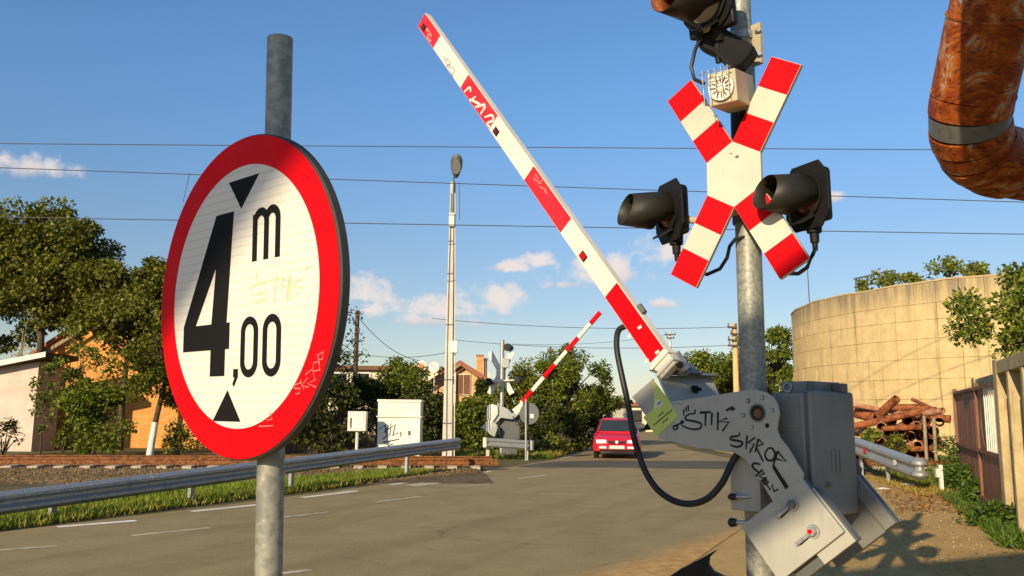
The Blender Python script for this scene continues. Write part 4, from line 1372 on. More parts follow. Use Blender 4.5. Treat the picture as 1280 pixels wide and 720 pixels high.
for s, w in ((0, .36), (-1.15, .17), (-2.3, .17), (-3.45, .36), (-4.6, .17), (-5.75, .17), (-6.9, .36)):
    wfr(s, .15, w, .30, -.2, HW + (.06 if w > .3 else -.182)).build('post', 'wall_conc', wallt, bevel=.02)
for s in (-.62, -1.72, -2.88, -4.02, -5.18, -6.32):
    wfr(s, .235, .96, .07, -.2, HW - .182).build('panel', 'panel_conc', wallt)
for s0, s1 in ((-.185, -3.265), (-3.635, -6.715)):
    wfr((s0 + s1) / 2, .15, abs(s1 - s0), .285, HW - .18, HW + .02).build('coping_beam', 'wall_conc', wallt, bevel=.015)
lint = thing('concrete_wall', 'short rough concrete wall piece above and behind the brown gate', 'wall', W0 + WD * 4)
wfr(3.75, .62, 6.6, .22, 2.16, 2.44).build('upper_wall', 'wall_conc', lint, bevel=.03)
for s in (.6, 7.1): wfr(s, .62, .5, .28, -.1, 2.48).build('pier', 'wall_conc', lint, bevel=.03)
# cut: the wall piece is only a lintel; the gate stands in front of it
gate = thing('metal_gate', 'rusty brown sheet metal gate with an arched barred opening', 'gate', W0 + WD * .3)
for s, w in ((.28, .07), (3.2, .09), (7.05, .09)):
    wfr(s, .10, w, .08, -.05, 2.22).build('gate_post', 'brown_gate', gate)
for z_, h_ in ((2.12, .06), (.98, .06), (.12, .06)):
    for s0, s1 in ((.32, 3.15), (3.25, 7.0)):
        wfr((s0 + s1) / 2, .075, s1 - s0, .04, z_ - h_ / 2, z_ + h_ / 2).build('rail', 'brown_gate', gate)
s = 3.34
while s < 6.95:
    wfr(s, .11 + random.random() * .006, .135, .018, .10, 2.10).build('board', 'brown_gate', gate)
    s += .146
wfr(1.735, .11, 2.81, .015, .10, 1.0).build('lower_sheet', 'brown_gate', gate)
s = .42
while s < 2.4:
    wfr(s, .10, .03, .02, 1.0, 2.12).build('bar', 'arm_white', gate)
    s += .25
arch = []
def wp(s, z): q = W0 + WD * s - WNn * .105; return V((q.x, q.y, z))
arch = [wp(3.14, 1.01), wp(3.14, 2.09), wp(2.2, 2.09)] + [wp(2.35 + .55 * math.sin(a), 1.52 + .50 * math.cos(a)) for a in np.linspace(.25, math.pi - .3, 9)] + [wp(2.2, 1.01)]
mb = MB()
for i in range(len(arch) - 1):
    pass
ap = [wp(2.35 + .55 * math.sin(a), 1.52 + .50 * math.cos(a)) for a in np.linspace(0, math.pi, 11)]
op = [wp(2.35, 2.09), wp(2.6, 2.09), wp(2.9, 2.09), wp(3.14, 2.09), wp(3.14, 1.8), wp(3.14, 1.52), wp(3.14, 1.3), wp(3.14, 1.01), wp(2.9, 1.01), wp(2.6, 1.01), wp(2.35, 1.01)]
e_ = -WNn * .015
vs = op + ap + [p + e_ for p in op] + [p + e_ for p in ap]
fs = []
for i in range(10):
    fs += [(i, i + 1, 12 + i, 11 + i), (22 + i, 33 + i, 34 + i, 23 + i), (11 + i, 12 + i, 34 + i, 33 + i)]
mb.add(vs, fs).build('arched_sheet', 'brown_gate', gate)

# ================================================================== PILE OF RUSTY PIPES
PG = 'rusty pipes stacked in front of the round tank'
pile = [  # (px, py, Y) to (px, py, Y), radius, material, label
    ((1066, 506, 27.6), (1140, 519, 27.0), .075, 'rust_pale', 'long pale rusty pipe sloping down across the top of the pile', 0),
    ((1060, 512, 28.4), (1096, 522, 27.5), .20, 'rust', 'thick dark rusty pipe on the left of the pile just under the top pipe'),
    ((1064, 534, 27.0), (1152, 514, 26.0), .11, 'rust', 'long dark rusty pipe rising to the right across the pile'),
    ((1098, 519, 27.3), (1121, 498, 26.6), .13, 'rust', 'short rusty pipe stub tipped up on top of the pile'),
    ((1112, 511, 28.2), (1158, 511, 28.2), .16, 'rust', 'wide brown pipe lying level behind the top of the pile'),
    ((1140, 499, 27.8), (1168, 512, 27.0), .06, 'rust', 'thin rusty rod leaning at the top right of the pile'),
    ((1148, 519, 26.8), (1179, 513, 25.8), .10, 'rust_pale', 'pale painted pipe with an open dark end at the right of the pile'),
    ((1132, 509, 27.6), (1170, 513, 26.9), .11, 'rust', 'stubby rusty pipe behind the thin rod on the pile'),
    ((1060, 540, 28.6), (1130, 545, 27.8), .12, 'rust_pale', 'pale rusty pipe half hidden behind the yellow bush'),
    ((1148, 520, 28.6), (1188, 524, 28.0), .13, 'rust', 'rusty pipe at the far right of the pile touching the gate'),
]
for it in pile:
    p_, q_ = at(*it[0]), at(*it[1])
    o = MB().pipe(p_, q_, it[2], .02 if it[2] > .08 else .015).build('rusty_pipe', it[3], loc=(p_.x, p_.y, p_.z), smooth=True)
    tag(o, it[4], 'pipe', PG)
low_old = [(1105, 551, .17), (1120, 548, .20), (1136, 540, .18), (1146, 553, .16), (1128, 562, .15), (1110, 566, .16), (1140, 570, .15), (1158, 541, .17), (1166, 556, .18), (1172, 536, .16), (1156, 570, .16),
       (1092, 560, .15), (1120, 531, .14), (1140, 528, .14), (1176, 570, .16)]
low, row_of = [], {}
for rw_, (yy, x0, cnt) in enumerate(((530, 1104, 6), (543, 1098, 6), (556, 1103, 6), (569, 1097, 6))):
    for i in range(cnt):
        q_ = (x0 + i * 14.2 + random.uniform(-3, 3), yy + random.uniform(-4, 4), random.uniform(.11, .19))
        low.append(q_); row_of[q_] = rw_
ORD = ['leftmost', 'second from the left', 'third from the left', 'fourth from the left', 'second from the right', 'rightmost']
for k, (px, py, r_) in enumerate(low):
    rw_ = row_of[(px, py, r_)]
    pos_ = sorted([q for q in low if row_of[q] == rw_]).index((px, py, r_))
    p_ = at(px, py, 26.1 + random.uniform(-.1, .55))
    q_ = p_ + V((random.uniform(.3, 2.4), 3.0, random.uniform(-.2, .35)))
    o = MB().pipe(p_, q_, r_, .022).build('rusty_pipe', 'rust' if k % 3 else 'rust_pale', loc=(p_.x, p_.y, p_.z), smooth=True)
    tag(o, 'open ended rusty pipe, %s in the %s row of stacked ends' % (ORD[pos_], ('top', 'upper middle', 'lower middle', 'bottom')[rw_]), 'pipe', PG)
for k, (px, py) in enumerate(((1125, 536), (1115, 558), (1150, 562))):
    p_ = at(px - 22, py, 25.9 + .05 * k); q_ = at(px + 26, py - 2, 25.9 + .1 * k)
    o = MB().pipe(p_, q_, .085, .014).build('rusty_pipe', ('rust', 'rust_pale', 'rust')[k], loc=(p_.x, p_.y, p_.z), smooth=True)
    tag(o, ('level rusty pipe across the middle of the stacked open ends', 'pale level pipe low on the left of the stacked ends', 'dark level pipe low on the right of the stacked ends')[k], 'pipe', PG)
for px, y0, lb in ((1155, 520, 'pale upright steel stake holding the right end of the pipe pile'), (1167, 522, 'thin upright steel stake at the far right of the pipe pile')):
    p_ = at(px, y0, 25.4)
    o = MB().cone((p_.x, p_.y, -.1), p_, .05, n=8).build('stake', 'bark_pale', loc=(p_.x, p_.y, 0))
    tag(o, lb, 'stake', 'stakes beside the pipe pile')

# litter
for x, y, sz, lb in ((1135, 608, .16, 'crumpled white paper on the ground below the guardrail end'), (1226, 634, .10, 'small white scrap at the foot of the brown gate'), (1104, 613, .14, 'flat white scrap of paper on the ground beside the machine')):
    p_ = ground(x, y)
    mb = MB()
    k = 7
    ring = [p_ + V((math.cos(i / k * 6.28) * sz * random.uniform(.7, 1.2), math.sin(i / k * 6.28) * sz * random.uniform(.6, 1.1), random.uniform(.01, .05))) for i in range(k)]
    c_ = p_ + V((0, 0, sz * .5))
    vs = ring + [c_] + [q + V((0, 0, -.006)) for q in ring] + [c_ + V((0, 0, -.006))]
    mb.add(vs, [(i, (i + 1) % k, k) for i in range(k)] + [((i + 1) % k + k + 1, i + k + 1, 2 * k + 1) for i in range(k)])
    tag(mb.build('paper_scrap', 'arm_white', loc=(p_.x, p_.y, 0)), lb, 'litter')

# ================================================================== RED CAR
CDIR = V((-.13, -.99, 0)).normalized()          # the way it faces: towards the crossing
CP = at(771, 560, 29.7); CP.z = .012
car = thing('car', 'red saloon car driving towards the crossing with a white number plate', 'car', CP)
CX = V((-CDIR.y, CDIR.x, 0))


def cw(x, y, z):
    """x to the car's left, y forwards from the nose (0) to the tail (-4.2), z up"""
    return CP + CX * x + CDIR * (y) + V((0, 0, z))


st = [  # y, half width low, half width at belt, z bottom, z belt, z top(bonnet)
    (0.00, .56, .60, .34, .48, .56), (-.06, .70, .72, .32, .52, .64), (-.25, .79, .80, .29, .62, .72), (-.75, .82, .82, .27, .72, .81), (-1.25, .82, .82, .20, .80, .90),
    (-1.6, .82, .82, .20, .84, .92), (-2.6, .83, .82, .20, .88, .93), (-3.3, .82, .81, .20, .90, .95), (-3.95, .80, .78, .22, .90, .97), (-4.15, .74, .72, .28, .85, .93), (-4.2, .66, .64, .34, .78, .86)]
vs, fs = [], []
for (y, wl_, wb_, zb, zm, zt) in st:
    half = [(wl_ * .93, zb), (wl_, zb + .10), (wl_ + .012, (zb + zm) / 2), (wb_, zm), (wb_ * .93, zt - .035), (wb_ * .80, zt)]
    ring = [(x, z) for x, z in half] + [(-x, z) for x, z in reversed(half)]
    vs += [cw(x, y, z) for x, z in ring]
k = 12
for i in range(len(st) - 1):
    fs += [(i * k + j, i * k + (j + 1) % k, (i + 1) * k + (j + 1) % k, (i + 1) * k + j) for j in range(k)]
fs += [tuple(range(k - 1, -1, -1)), tuple(range((len(st) - 1) * k, len(st) * k))]
body = MB().add(vs, fs).build('body', 'car_red', car, smooth=True)
gh = [(-1.15, .70, .90), (-1.75, .58, 1.33), (-2.0, .57, 1.40), (-2.7, .57, 1.41), (-3.05, .58, 1.36), (-3.75, .68, .94)]
low_ = [(-1.15, .74), (-1.75, .76), (-2.0, .76), (-2.7, .76), (-3.05, .75), (-3.75, .70)]
vs, fs = [], []
for (y, w_, z_), (_, wl_) in zip(gh, low_):
    vs += [cw(wl_, y, .89), cw(w_, y, z_ - .03), cw(w_ * .85, y, z_), cw(-w_ * .85, y, z_), cw(-w_, y, z_ - .03), cw(-wl_, y, .89)]
for i in range(5): fs += [(i * 6 + j, i * 6 + j + 1, i * 6 + 7 + j, i * 6 + 6 + j) for j in range(5)]
fs += [(5, 4, 3, 2, 1, 0), (30, 31, 32, 33, 34, 35)]
MB().add(vs, fs).build('roof', 'car_red', car, smooth=True)


def cq(name, pts, mat, parent=None, th=.012):
    pts = [cw(*p) for p in pts]
    n_ = (pts[1] - pts[0]).cross(pts[2] - pts[0]).normalized()
    c_ = sum(pts, V((0, 0, 0))) / len(pts)
    if n_.dot(c_ - cw(0, -2.1, .7)) < 0: n_ = -n_
    return MB().prism([p + n_ * .003 for p in pts], n_ * th).build(name, mat, parent or car)


cq('windscreen', [(.67, -1.19, .93), (.55, -1.72, 1.32), (-.55, -1.72, 1.32), (-.67, -1.19, .93)], 'glass')
cq('rear_window', [(.60, -3.70, .99), (.53, -3.12, 1.31), (-.53, -3.12, 1.31), (-.60, -3.70, .99)], 'glass')
for sx in (1, -1):
    cq('side_window', [(sx * .755, -1.45, .93), (sx * .60, -1.85, 1.33), (sx * .59, -2.35, 1.35), (sx * .765, -2.35, .93)], 'glass')
    cq('side_window', [(sx * .765, -2.42, .93), (sx * .59, -2.42, 1.35), (sx * .60, -2.95, 1.32), (sx * .735, -3.4, .95)], 'glass')
    h_ = cq('headlight', [(sx * .36, .0, .55), (sx * .36, -.03, .65), (sx * .70, -.09, .65), (sx * .69, -.06, .54)], 'chrome', None, .03)
    cq('fog_light', [(sx * .36, .088, .37), (sx * .36, .088, .44), (sx * .60, .052, .44), (sx * .60, .052, .37)], 'chrome', None, .03)
    cq('mirror', [(sx * .80, -1.28, .93), (sx * .80, -1.28, 1.05), (sx * .97, -1.34, 1.05), (sx * .97, -1.34, .93)], 'lamp_black', None, .08)
    cq('rear_light', [(sx * .45, -4.19, .72), (sx * .45, -4.18, .86), (sx * .70, -4.12, .86), (sx * .72, -4.12, .72)], 'lens', None, .03)
cq('grille', [(.30, .02, .55), (.30, .0, .63), (-.30, .0, .63), (-.30, .02, .55)], 'lamp_black', None, .02)
MB().prism([cw(.055 * math.cos(i * .524), .035, .59 + .05 * math.sin(i * .524)) for i in range(12)], CDIR * .015).build('emblem', 'chrome', car)
bmp = MB()
vs, fs = [], []
for z_, o_ in ((.27, .0), (.30, .05), (.48, .06), (.52, .0)):
    vs += [cw(x, y + o_, z_) for x, y in ((.835, -.55), (.80, -.2), (.70, -.04), (.5, .02), (-.5, .02), (-.70, -.04), (-.80, -.2), (-.835, -.55))]
for i in range(3): fs += [(i * 8 + j, i * 8 + j + 1, i * 8 + 9 + j, i * 8 + 8 + j) for j in range(7)]
bo = bmp.add(vs, fs).build('bumper', 'car_red', car, smooth=True)
bo.modifiers.new('thickness', 'SOLIDIFY').thickness = .02
cq('air_intake', [(.58, .072, .285), (.60, .075, .345), (-.60, .075, .345), (-.58, .072, .285)], 'lamp_black', bo, .02)
cq('number_plate', [(.26, .085, .36), (.26, .085, .47), (-.26, .085, .47), (-.26, .085, .36)], 'arm_white', None, .015)
for y in (-.78, -3.3):
    for sx in (1, -1):
        c_ = cw(sx * .735, y, .29)
        wh = MB().cone(c_ - CX * .09, c_ + CX * .09, .29, n=24).build('wheel', 'tyre', car, smooth=True, bevel=.02)
        MB().cone(c_ + CX * sx * .085, c_ + CX * sx * .10, .18, n=16).build('rim', 'galv', wh)
        MB().cone(c_ + CX * sx * .101, c_ + CX * sx * .112, .05, n=10).build('hub_cap', 'dark_grey', wh)

# ================================================================== ROUND SIGN 4,00 m
az, el = math.radians(41.12), math.radians(-1.92)
SC = V((-.5846, 1.7892, 1.8433))
sn = V((-math.sin(az) * math.cos(el), -math.cos(az) * math.cos(el), math.sin(el)))
stv = V((math.cos(az), -math.sin(az), 0))
su = stv.cross(-sn)
if su.z < 0: su = -su


def sp(x, y, o=0.0): return SC + stv * x + su * y + sn * o


pb = SC + stv * .036 - sn * .062
base = pb + su * ((0 - pb.z) / su.z)
sign = thing('height_limit_sign', 'round red rimmed height limit sign 4,00 m on a galvanised pole', 'road sign', base)
po = MB()
r_, n_ = .0285, 28
tp = pb + su * .585
po.cone(base - su * .2, tp, r_, n=n_, cap1=False)
po.cone(tp - su * .25, tp, r_ - .004, n=n_, cap0=True, cap1=False)
a_ = stv; b_ = sn
vs = [tp + (a_ * math.cos(6.28318 * i / n_) + b_ * math.sin(6.28318 * i / n_)) * q for q in (r_, r_ - .004) for i in range(n_)]
po.add(vs, [(i, (i + 1) % n_, n_ + (i + 1) % n_, n_ + i) for i in range(n_)])
po.build('pole', 'pole_steel', sign, smooth=True)
pl = MB()
ring = lambda r, o, n=96: [sp(r * math.cos(6.28318 * i / n), r * math.sin(6.28318 * i / n), o) for i in range(n)]
# pressed plate: face, rolled edge and flange behind
R1 = .35
vs = ring(R1 - .004, .0) + ring(R1, -.004) + ring(R1, -.021) + ring(R1 - .012, -.021) + ring(R1 - .012, -.006)
fs = [(k * 96 + i, (k + 1) * 96 + i, (k + 1) * 96 + (i + 1) % 96, k * 96 + (i + 1) % 96) for k in range(4) for i in range(96)]
fs += [tuple(range(96)), tuple(range(5 * 96 - 1, 4 * 96 - 1, -1))]
plate = pl.add(vs, fs).build('plate', 'back_dark', sign, smooth=True)
for y in (.12, -.12):
    MB().frame(sp(.036, y, -.02), stv, su, sn, .16, .02, .012).build('clamp', 'galv', plate)
MB().add(ring(.287, .0008), [tuple(range(96))]).build('white_face', 'sign_white', plate)
vs = ring(.3465, .0012) + ring(.284, .0012)
MB().add(vs, [(i, (i + 1) % 96, 96 + (i + 1) % 96, 96 + i) for i in range(96)]).build('red_ring', 'red', plate)


def on_sign(name, polys, mat='black', o=.0012, th=.0006):
    mb = MB()
    for p in polys: mb.prism([sp(x, y, o) for x, y in p], sn * th)
    return mb.build(name, mat, plate)


on_sign('arrow_triangle', [[(-.055, .256), (.065, .256), (-.002, .190)]])
on_sign('arrow_triangle', [[(-.094, -.269), (.017, -.269), (-.037, -.203)]])
# 4 : slanted stroke, cross bar, stem
H1, H2, H3 = (-.099, .070), (-.112, -.0565), (-.180, -.0565)
on_sign('digit_four', [[(-.104, .188), (-.234, -.0565), H3, H1, (-.070, .188)], [(-.070, .188), H1, H2, (-.049, -.0565), (-.032, .188)],
                       [(-.234, -.0566), (-.036, -.0566), (-.036, -.114), (-.234, -.114)], [(-.112, -.1141), (-.052, -.1141), (-.052, -.172), (-.112, -.172)]])


def stadium(cx, cy, hw, hh, w):
    out, inn = [], []
    n = 20
    for i in range(n + 1):
        a = math.pi * i / n
        out.append((cx + hw * math.cos(a), cy + hh - hw + hw * math.sin(a))); inn.append((cx + (hw - w) * math.cos(a), cy + hh - hw + (hw - w) * math.sin(a)))
    for i in range(n + 1):
        a = math.pi + math.pi * i / n
        out.append((cx + hw * math.cos(a), cy - hh + hw + hw * math.sin(a))); inn.append((cx + (hw - w) * math.cos(a), cy - hh + hw + (hw - w) * math.sin(a)))
    k = len(out)
    mb = MB()
    vs = [sp(x, y, .0018) for x, y in out] + [sp(x, y, .0018) for x, y in inn]
    mb.add(vs, [(i, (i + 1) % k, k + (i + 1) % k, k + i) for i in range(k)])
    return mb


stadium(.043, -.113, .033, .064, .0165).build('digit_zero', 'black', plate)
stadium(.126, -.113, .033, .064, .0165).build('digit_zero', 'black', plate)
on_sign('comma', [[(-.016, -.158), (.002, -.158), (.002, -.176), (-.012, -.196), (-.018, -.190), (-.010, -.176), (-.016, -.176)]])
mw = .0175
m_ = MB()
def arc(cx, cy, r, a0, a1, n=10): return [(cx + r * math.cos(a0 + (a1 - a0) * i / n), cy + r * math.sin(a0 + (a1 - a0) * i / n)) for i in range(n + 1)]
m_.prism([sp(x, y, .0012) for x, y in ((.046, .067), (.046 + mw, .067), (.046 + mw, .168), (.046, .168))], sn * .0006)
for x0 in (.0465, .0885):
    cxx, cyy, ro, ri = x0 + mw + .0125, .150, .030, .0125
    o_ = arc(cxx, cyy, ro, 0, math.pi * .86); i_ = arc(cxx, cyy, ri, 0, math.pi * .86)
    pts = o_ + list(reversed(i_))
    vs = [sp(x, y, .00185) for x, y in o_] + [sp(x, y, .00185) for x, y in i_]
    k = len(o_)
    m_.add(vs, [(i, i + 1, k + i + 1, k + i) for i in range(k - 1)])
    m_.prism([sp(x, y, .0012) for x, y in ((cxx + ri, .067), (cxx + ro, .067), (cxx + ro, .151), (cxx + ri, .151))], sn * .0006)
m_.build('letter_m', 'black', plate)


def sign_stroke(pxs, w, mat, name='graffiti_stroke'):
    MB().ribbon([on_plane(x, y, SC, sn) for x, y in pxs], w, sn, .0020).build(name, mat, plate)


zf = lambda l: [(225 + x / 3.6, 200 + y / 3.6) for x, y in l]
for l in ([(335, 490), (350, 515), (340, 535), (365, 545)], [(400, 545), (335, 560), (315, 590), (345, 605), (385, 590), (395, 620), (350, 640), (320, 632)], [(400, 540), (465, 530)],
          [(435, 520), (425, 640)], [(470, 520), (460, 575), (480, 570)], [(492, 515), (482, 635)], [(500, 520), (490, 632)], [(548, 535), (500, 565), (550, 575), (520, 610)], [(565, 490), (585, 475), (590, 485)]):
    sign_stroke(zf(l), .0032, 'pale_tag')
zg = lambda l: [(225 + x / 3.27, 380 + y / 3.27) for x, y in l]
for l in ([(500, 320), (475, 330), (470, 345), (495, 345), (490, 365), (475, 368)], [(495, 310), (510, 350)], [(525, 300), (500, 335), (530, 340)], [(515, 290), (545, 265), (555, 310), (525, 325), (560, 340)],
          [(550, 240), (545, 275), (575, 270), (570, 235), (550, 240)], [(565, 205), (575, 250)], [(565, 210), (590, 195), (585, 225), (570, 228)], [(370, 440), (380, 470), (360, 475)], [(325, 500), (385, 497)]):
    sign_stroke(zg(l), .0022, 'pink_tag')

# ================================================================== SIGNAL MAST AND BARRIER MACHINE
az = math.radians(48)
BN = V((-math.sin(az), -math.cos(az), 0))        # out of the near side plate, towards the viewer
BT = V((-BN.y, BN.x, 0))                         # along the plate, to the right and nearer
BA = -BN
PV = at(948, 515, 4.3)                           # pivot on the plate's front face


def bp(x, y, off=0.0):
    """photo pixel on the side plate's plane, pushed back by off"""
    return on_plane(x, y, PV + BA * off, BN)


mast_top_px = (925, -60)
MY = 4.53
mb_ = at(947.5, 640, MY); mt_ = at(924, -20, MY)
lean = (mt_ - mb_) / (mt_.z - mb_.z)
MBs = mb_ - lean * mb_.z
mastp = lambda z: MBs + lean * z
mast = thing('crossing_signal', 'level crossing signal mast with red and white crossbuck and three black lamps', 'railway signal', MBs)
ztop = mt_.z + .25
MB().tube([mastp(-.3), mastp(2.0), mastp(3.55)], .069, 32).build('pole', 'pole_steel', mast, smooth=True)
MB().tube([mastp(3.55), mastp(3.56), mastp(ztop)], [.069, .060, .060], 32).build('upper_pole', 'pole_steel', mast, smooth=True)

# crossbuck
caz = math.radians(42)
cn = V((-math.sin(caz), -math.cos(caz), 0)); ct = V((-cn.y, cn.x, 0))
cc = at(916.5, 217.5, 4.33)
cp = lambda x, z, o=0.0: cc + ct * x + V((0, 0, z)) + cn * o
hexr = .18
plate_pts = []
apo = hexr * math.cos(math.pi / 6)
arms_ = []
cb_ = MB()
cb_.prism([cp(hexr * math.sin(i * math.pi / 3), hexr * math.cos(i * math.pi / 3)) for i in range(6)], -cn * .025)
for a in (30, -30, 150, -150):
    r_ = math.radians(a)
    d = (math.sin(r_), math.cos(r_)); q = (math.cos(r_), -math.sin(r_))
    P_ = lambda u, w, o=0.0: cp(d[0] * u + q[0] * w, d[1] * u + q[1] * w, o)
    cb_.prism([P_(apo, -.09), P_(apo, .09), P_(apo + .475, .09), P_(apo + .475, -.09)], -cn * .025)
xb = cb_.build('crossbuck', 'white', mast, bevel=.0015, seg=1)
for a in (30, -30, 150, -150):
    r_ = math.radians(a)
    d = (math.sin(r_), math.cos(r_)); q = (math.cos(r_), -math.sin(r_))
    P_ = lambda u, w, o=0.0: cp(d[0] * u + q[0] * w, d[1] * u + q[1] * w, o)
    for u0, u1 in ((.001, .162), (.313, .473)):
        MB().prism([P_(apo + u0, -.0885, .0005), P_(apo + u0, .0885, .0005), P_(apo + u1, .0885, .0005), P_(apo + u1, -.0885, .0005)], cn * .0012).build('red_panel', 'red', xb)
for x, z_, r_ in ((-.01, .115, .006), (.025, .09, .012), (-.06, .03, .003)):
    MB().prism([cp(x + r_ * math.cos(i * .7), z_ + r_ * .7 * math.sin(i * .7), .0004) for i in range(9)], cn * .0004).build('rust_mark', 'dark_grey', xb)
for z_ in (.08, -.10):
    MB().frame(cp(.02, z_, -.06), ct, (0, 0, 1), cn, .10, .02, .035).build('mounting_bracket', 'galv', mast)


def lamp(name, C, fw, s=1.0, round_plate=False, lensmat='lens', hoodmat='hood', ins=None):
    """road signal lamp: back plate, tapering housing, lens and a slanting visor; C is the centre of the back plate"""
    fw = V(fw).normalized()
    sd = V((-fw.y, fw.x, 0)).normalized()       # sideways
    up = fw.cross(sd) if fw.cross(sd).z > 0 else sd.cross(fw)
    P = lambda x, z, f: C + sd * (x * s) + up * (z * s) + fw * (f * s)
    bpn = 28
    if round_plate:
        outl = [(.155 * math.cos(6.2832 * i / bpn), .155 * math.sin(6.2832 * i / bpn)) for i in range(bpn)]
    else:
        outl = [(.165, -.10), (.165, .10), (.10, .185), (-.10, .185), (-.165, .10), (-.165, -.10), (-.10, -.185), (.10, -.185)]
    bk = MB().prism([P(x, z, 0) for x, z in outl], fw * .016 * s).build('back_plate', 'lamp_black', mast, bevel=.004)
    # housing behind the plate
    vs, fs = [], []
    for f, w, h0, h1 in ((-.001, .135, -.15, .145), (-.05, .125, -.15, .14), (-.075, .085, -.13, .11)):
        vs += [P(x, z, f) for x, z in ((w, h0), (w, h1), (-w, h1), (-w, h0))]
    for k in range(2): fs += [(k * 4 + j, k * 4 + (j + 1) % 4, k * 4 + 4 + (j + 1) % 4, k * 4 + 4 + j) for j in range(4)]
    fs += [(3, 2, 1, 0), (8, 9, 10, 11)]
    MB().add(vs, fs).build('housing', 'lamp_black', bk, bevel=.012)
    MB().frame(P(0, .13, -.055), sd, up, fw, .035 * s, .025 * s, .03 * s).build('latch', 'galv', bk, bevel=.004)
    # cable gland below
    MB().tube([P(0, -.13, -.03), P(0, -.20, -.03), P(0, -.205, -.03), P(0, -.255, -.03), P(0, -.258, -.03), P(0, -.30, -.03)], [.045 * s, .04 * s, .026 * s, .024 * s, .016 * s, .014 * s], 12).build('cable_gland', 'lamp_black', bk, smooth=True)
    # lens, domed
    n = 28
    vs = [P(0, 0, .052)]
    fs = [(0, 1 + i, 1 + (i + 1) % n) for i in range(n)]
    for k, (r, f) in enumerate(((.05, .047), (.085, .033), (.106, .018))):
        vs += [P(r * math.cos(6.2832 * i / n), r * math.sin(6.2832 * i / n), f) for i in range(n)]
        if k: fs += [(1 + (k - 1) * n + i, 1 + k * n + i, 1 + k * n + (i + 1) % n, 1 + (k - 1) * n + (i + 1) % n) for i in range(n)]
    MB().add(vs, fs).build('lens', lensmat, bk, smooth=True)
    MB().add([P(r * math.cos(6.2832 * i / n), r * math.sin(6.2832 * i / n), f) for r, f in ((.128, .017), (.128, .035), (.108, .04), (.108, .017)) for i in range(n)],
             [(k * n + i, k * n + (i + 1) % n, (k + 1) * n + (i + 1) % n, (k + 1) * n + i) for k in range(3) for i in range(n)]).build('lens_ring', 'lamp_black', bk, smooth=True)
    # visor: long on top, cut back below
    vs, fs = [], []
    m2 = 40
    for i in range(m2):
        a = 2 * math.pi * i / m2
        z_, x_ = math.sin(a), math.cos(a)
        f0 = .03 + .10 * min(1, max(0, (-z_ - .30) / .45))
        ln = .30 + .03 * -z_
        for f, r in ((f0, .120 - .03 * (f0 - .03) / .3), ((f0 + ln) / 2, .120 - .03 * ((f0 + ln) / 2 - .03) / .3), (ln, .092)):
            vs.append(P(x_ * r, z_ * r, f))
    for i in range(m2):
        j = (i + 1) % m2
        for k in range(2): fs.append((i * 3 + k, j * 3 + k, j * 3 + k + 1, i * 3 + k + 1))
    vo_ = MB().add(vs, fs).build('visor', hoodmat, bk, smooth=True)
    so_ = vo_.modifiers.new('thickness', 'SOLIDIFY'); so_.thickness = .003; so_.offset = 1
    if ins:
        so_.material_offset = 1
        vo_.data.materials.append(M[ins])
    # lip under the visor
    MB().prism([P(.07, -.125, .03), P(-.07, -.125, .03), P(-.05, -.165, .10), P(.05, -.165, .10)], up * .012).build('lower_lip', 'lamp_black', bk)
    return P


LF = V((-.95, -.31, -.03)); RF = V((-.92, -.40, -.02))
CL, CR = at(838, 265, 4.80), at(1010, 246, 4.2)
PL = lamp('left', CL, LF, .97)
PR = lamp('right', CR, RF, .93)
# cross bar between the lamps, through a clamp on the pole
q = mastp((CL.z + CR.z) / 2 - .04)
fwm = V((.53, -.85, 0)).normalized()
MB().tube([CL - LF.normalized() * .06 + V((0, 0, -.03)), CL.lerp(q, .35) + V((0, 0, -.05)), q - V((.05, .07, 0)), CR.lerp(q, .3) + V((0, 0, -.03)), CR - RF.normalized() * .06], .022, 12).build('lamp_arm', 'brass', mast, smooth=True)
mb = MB(); mb.tube([q - V((0, 0, .06)), q + V((0, 0, .06))], .082, 24); mb.build('pole_clamp', 'dark_grey', mast, smooth=True, bevel=.003)
CT = at(884, 2, 4.28)
TF = V((-.78, -.62, -.16)).normalized()
PT = lamp('upper', CT, TF, 1.12, True, 'brass', 'hood', 'rust')
# heavy cranked bracket carrying the upper lamp
br_ = []
def mq(x, y, Y): return at(x, y, Y)
low = [(868, 52), (880, 42), (903, 33), (922, 44), (944, 58), (940, 66), (928, 80), (914, 86), (893, 66), (876, 58)]
MB().prism([mq(x, y, 4.30) for x, y in low], V((.05, .10, 0))).build('lamp_bracket', 'lamp_black', mast, bevel=.012)
MB().tube([mq(886, 44, 4.36), mq(903, 62, 4.38), mq(922, 70, 4.42)], [.05, .055, .04], 14).build('bracket_neck', 'lamp_black', mast, smooth=True)
MB().tube([mq(880, 34, 4.3), mq(892, 36, 4.3), mq(904, 34, 4.33)], .03, 12).build('bracket_collar', 'brass', mast, smooth=True)
q0 = mastp(at(932, 62, 4.5).z)
for dz in (.085, -.06):
    MB().tube([q0 + V((0, 0, dz - .022)), q0 + V((0, 0, dz + .022))], .071, 24).build('pole_clamp', 'galv', mast, smooth=True)
MB().frame(q0 + V((.062, -.04, .02)), V((.8, .6, 0)), V((.6, -.8, 0)), (0, 0, 1), .012, .05, .12).build('clamp_plate', 'brass', mast)
for dz in (.09, -.05):
    MB().cone(q0 + V((.07, -.10, dz)), q0 + V((.07, -.06, dz)), .014, n=6).build('bolt', 'galv', mast)
MB().tube([mq(876, 47, 4.28), mq(869, 62, 4.27), mq(864, 84, 4.26), mq(868, 99, 4.26), mq(881, 105, 4.27)], .010, 8).build('lamp_cable', 'rubber', mast, smooth=True)

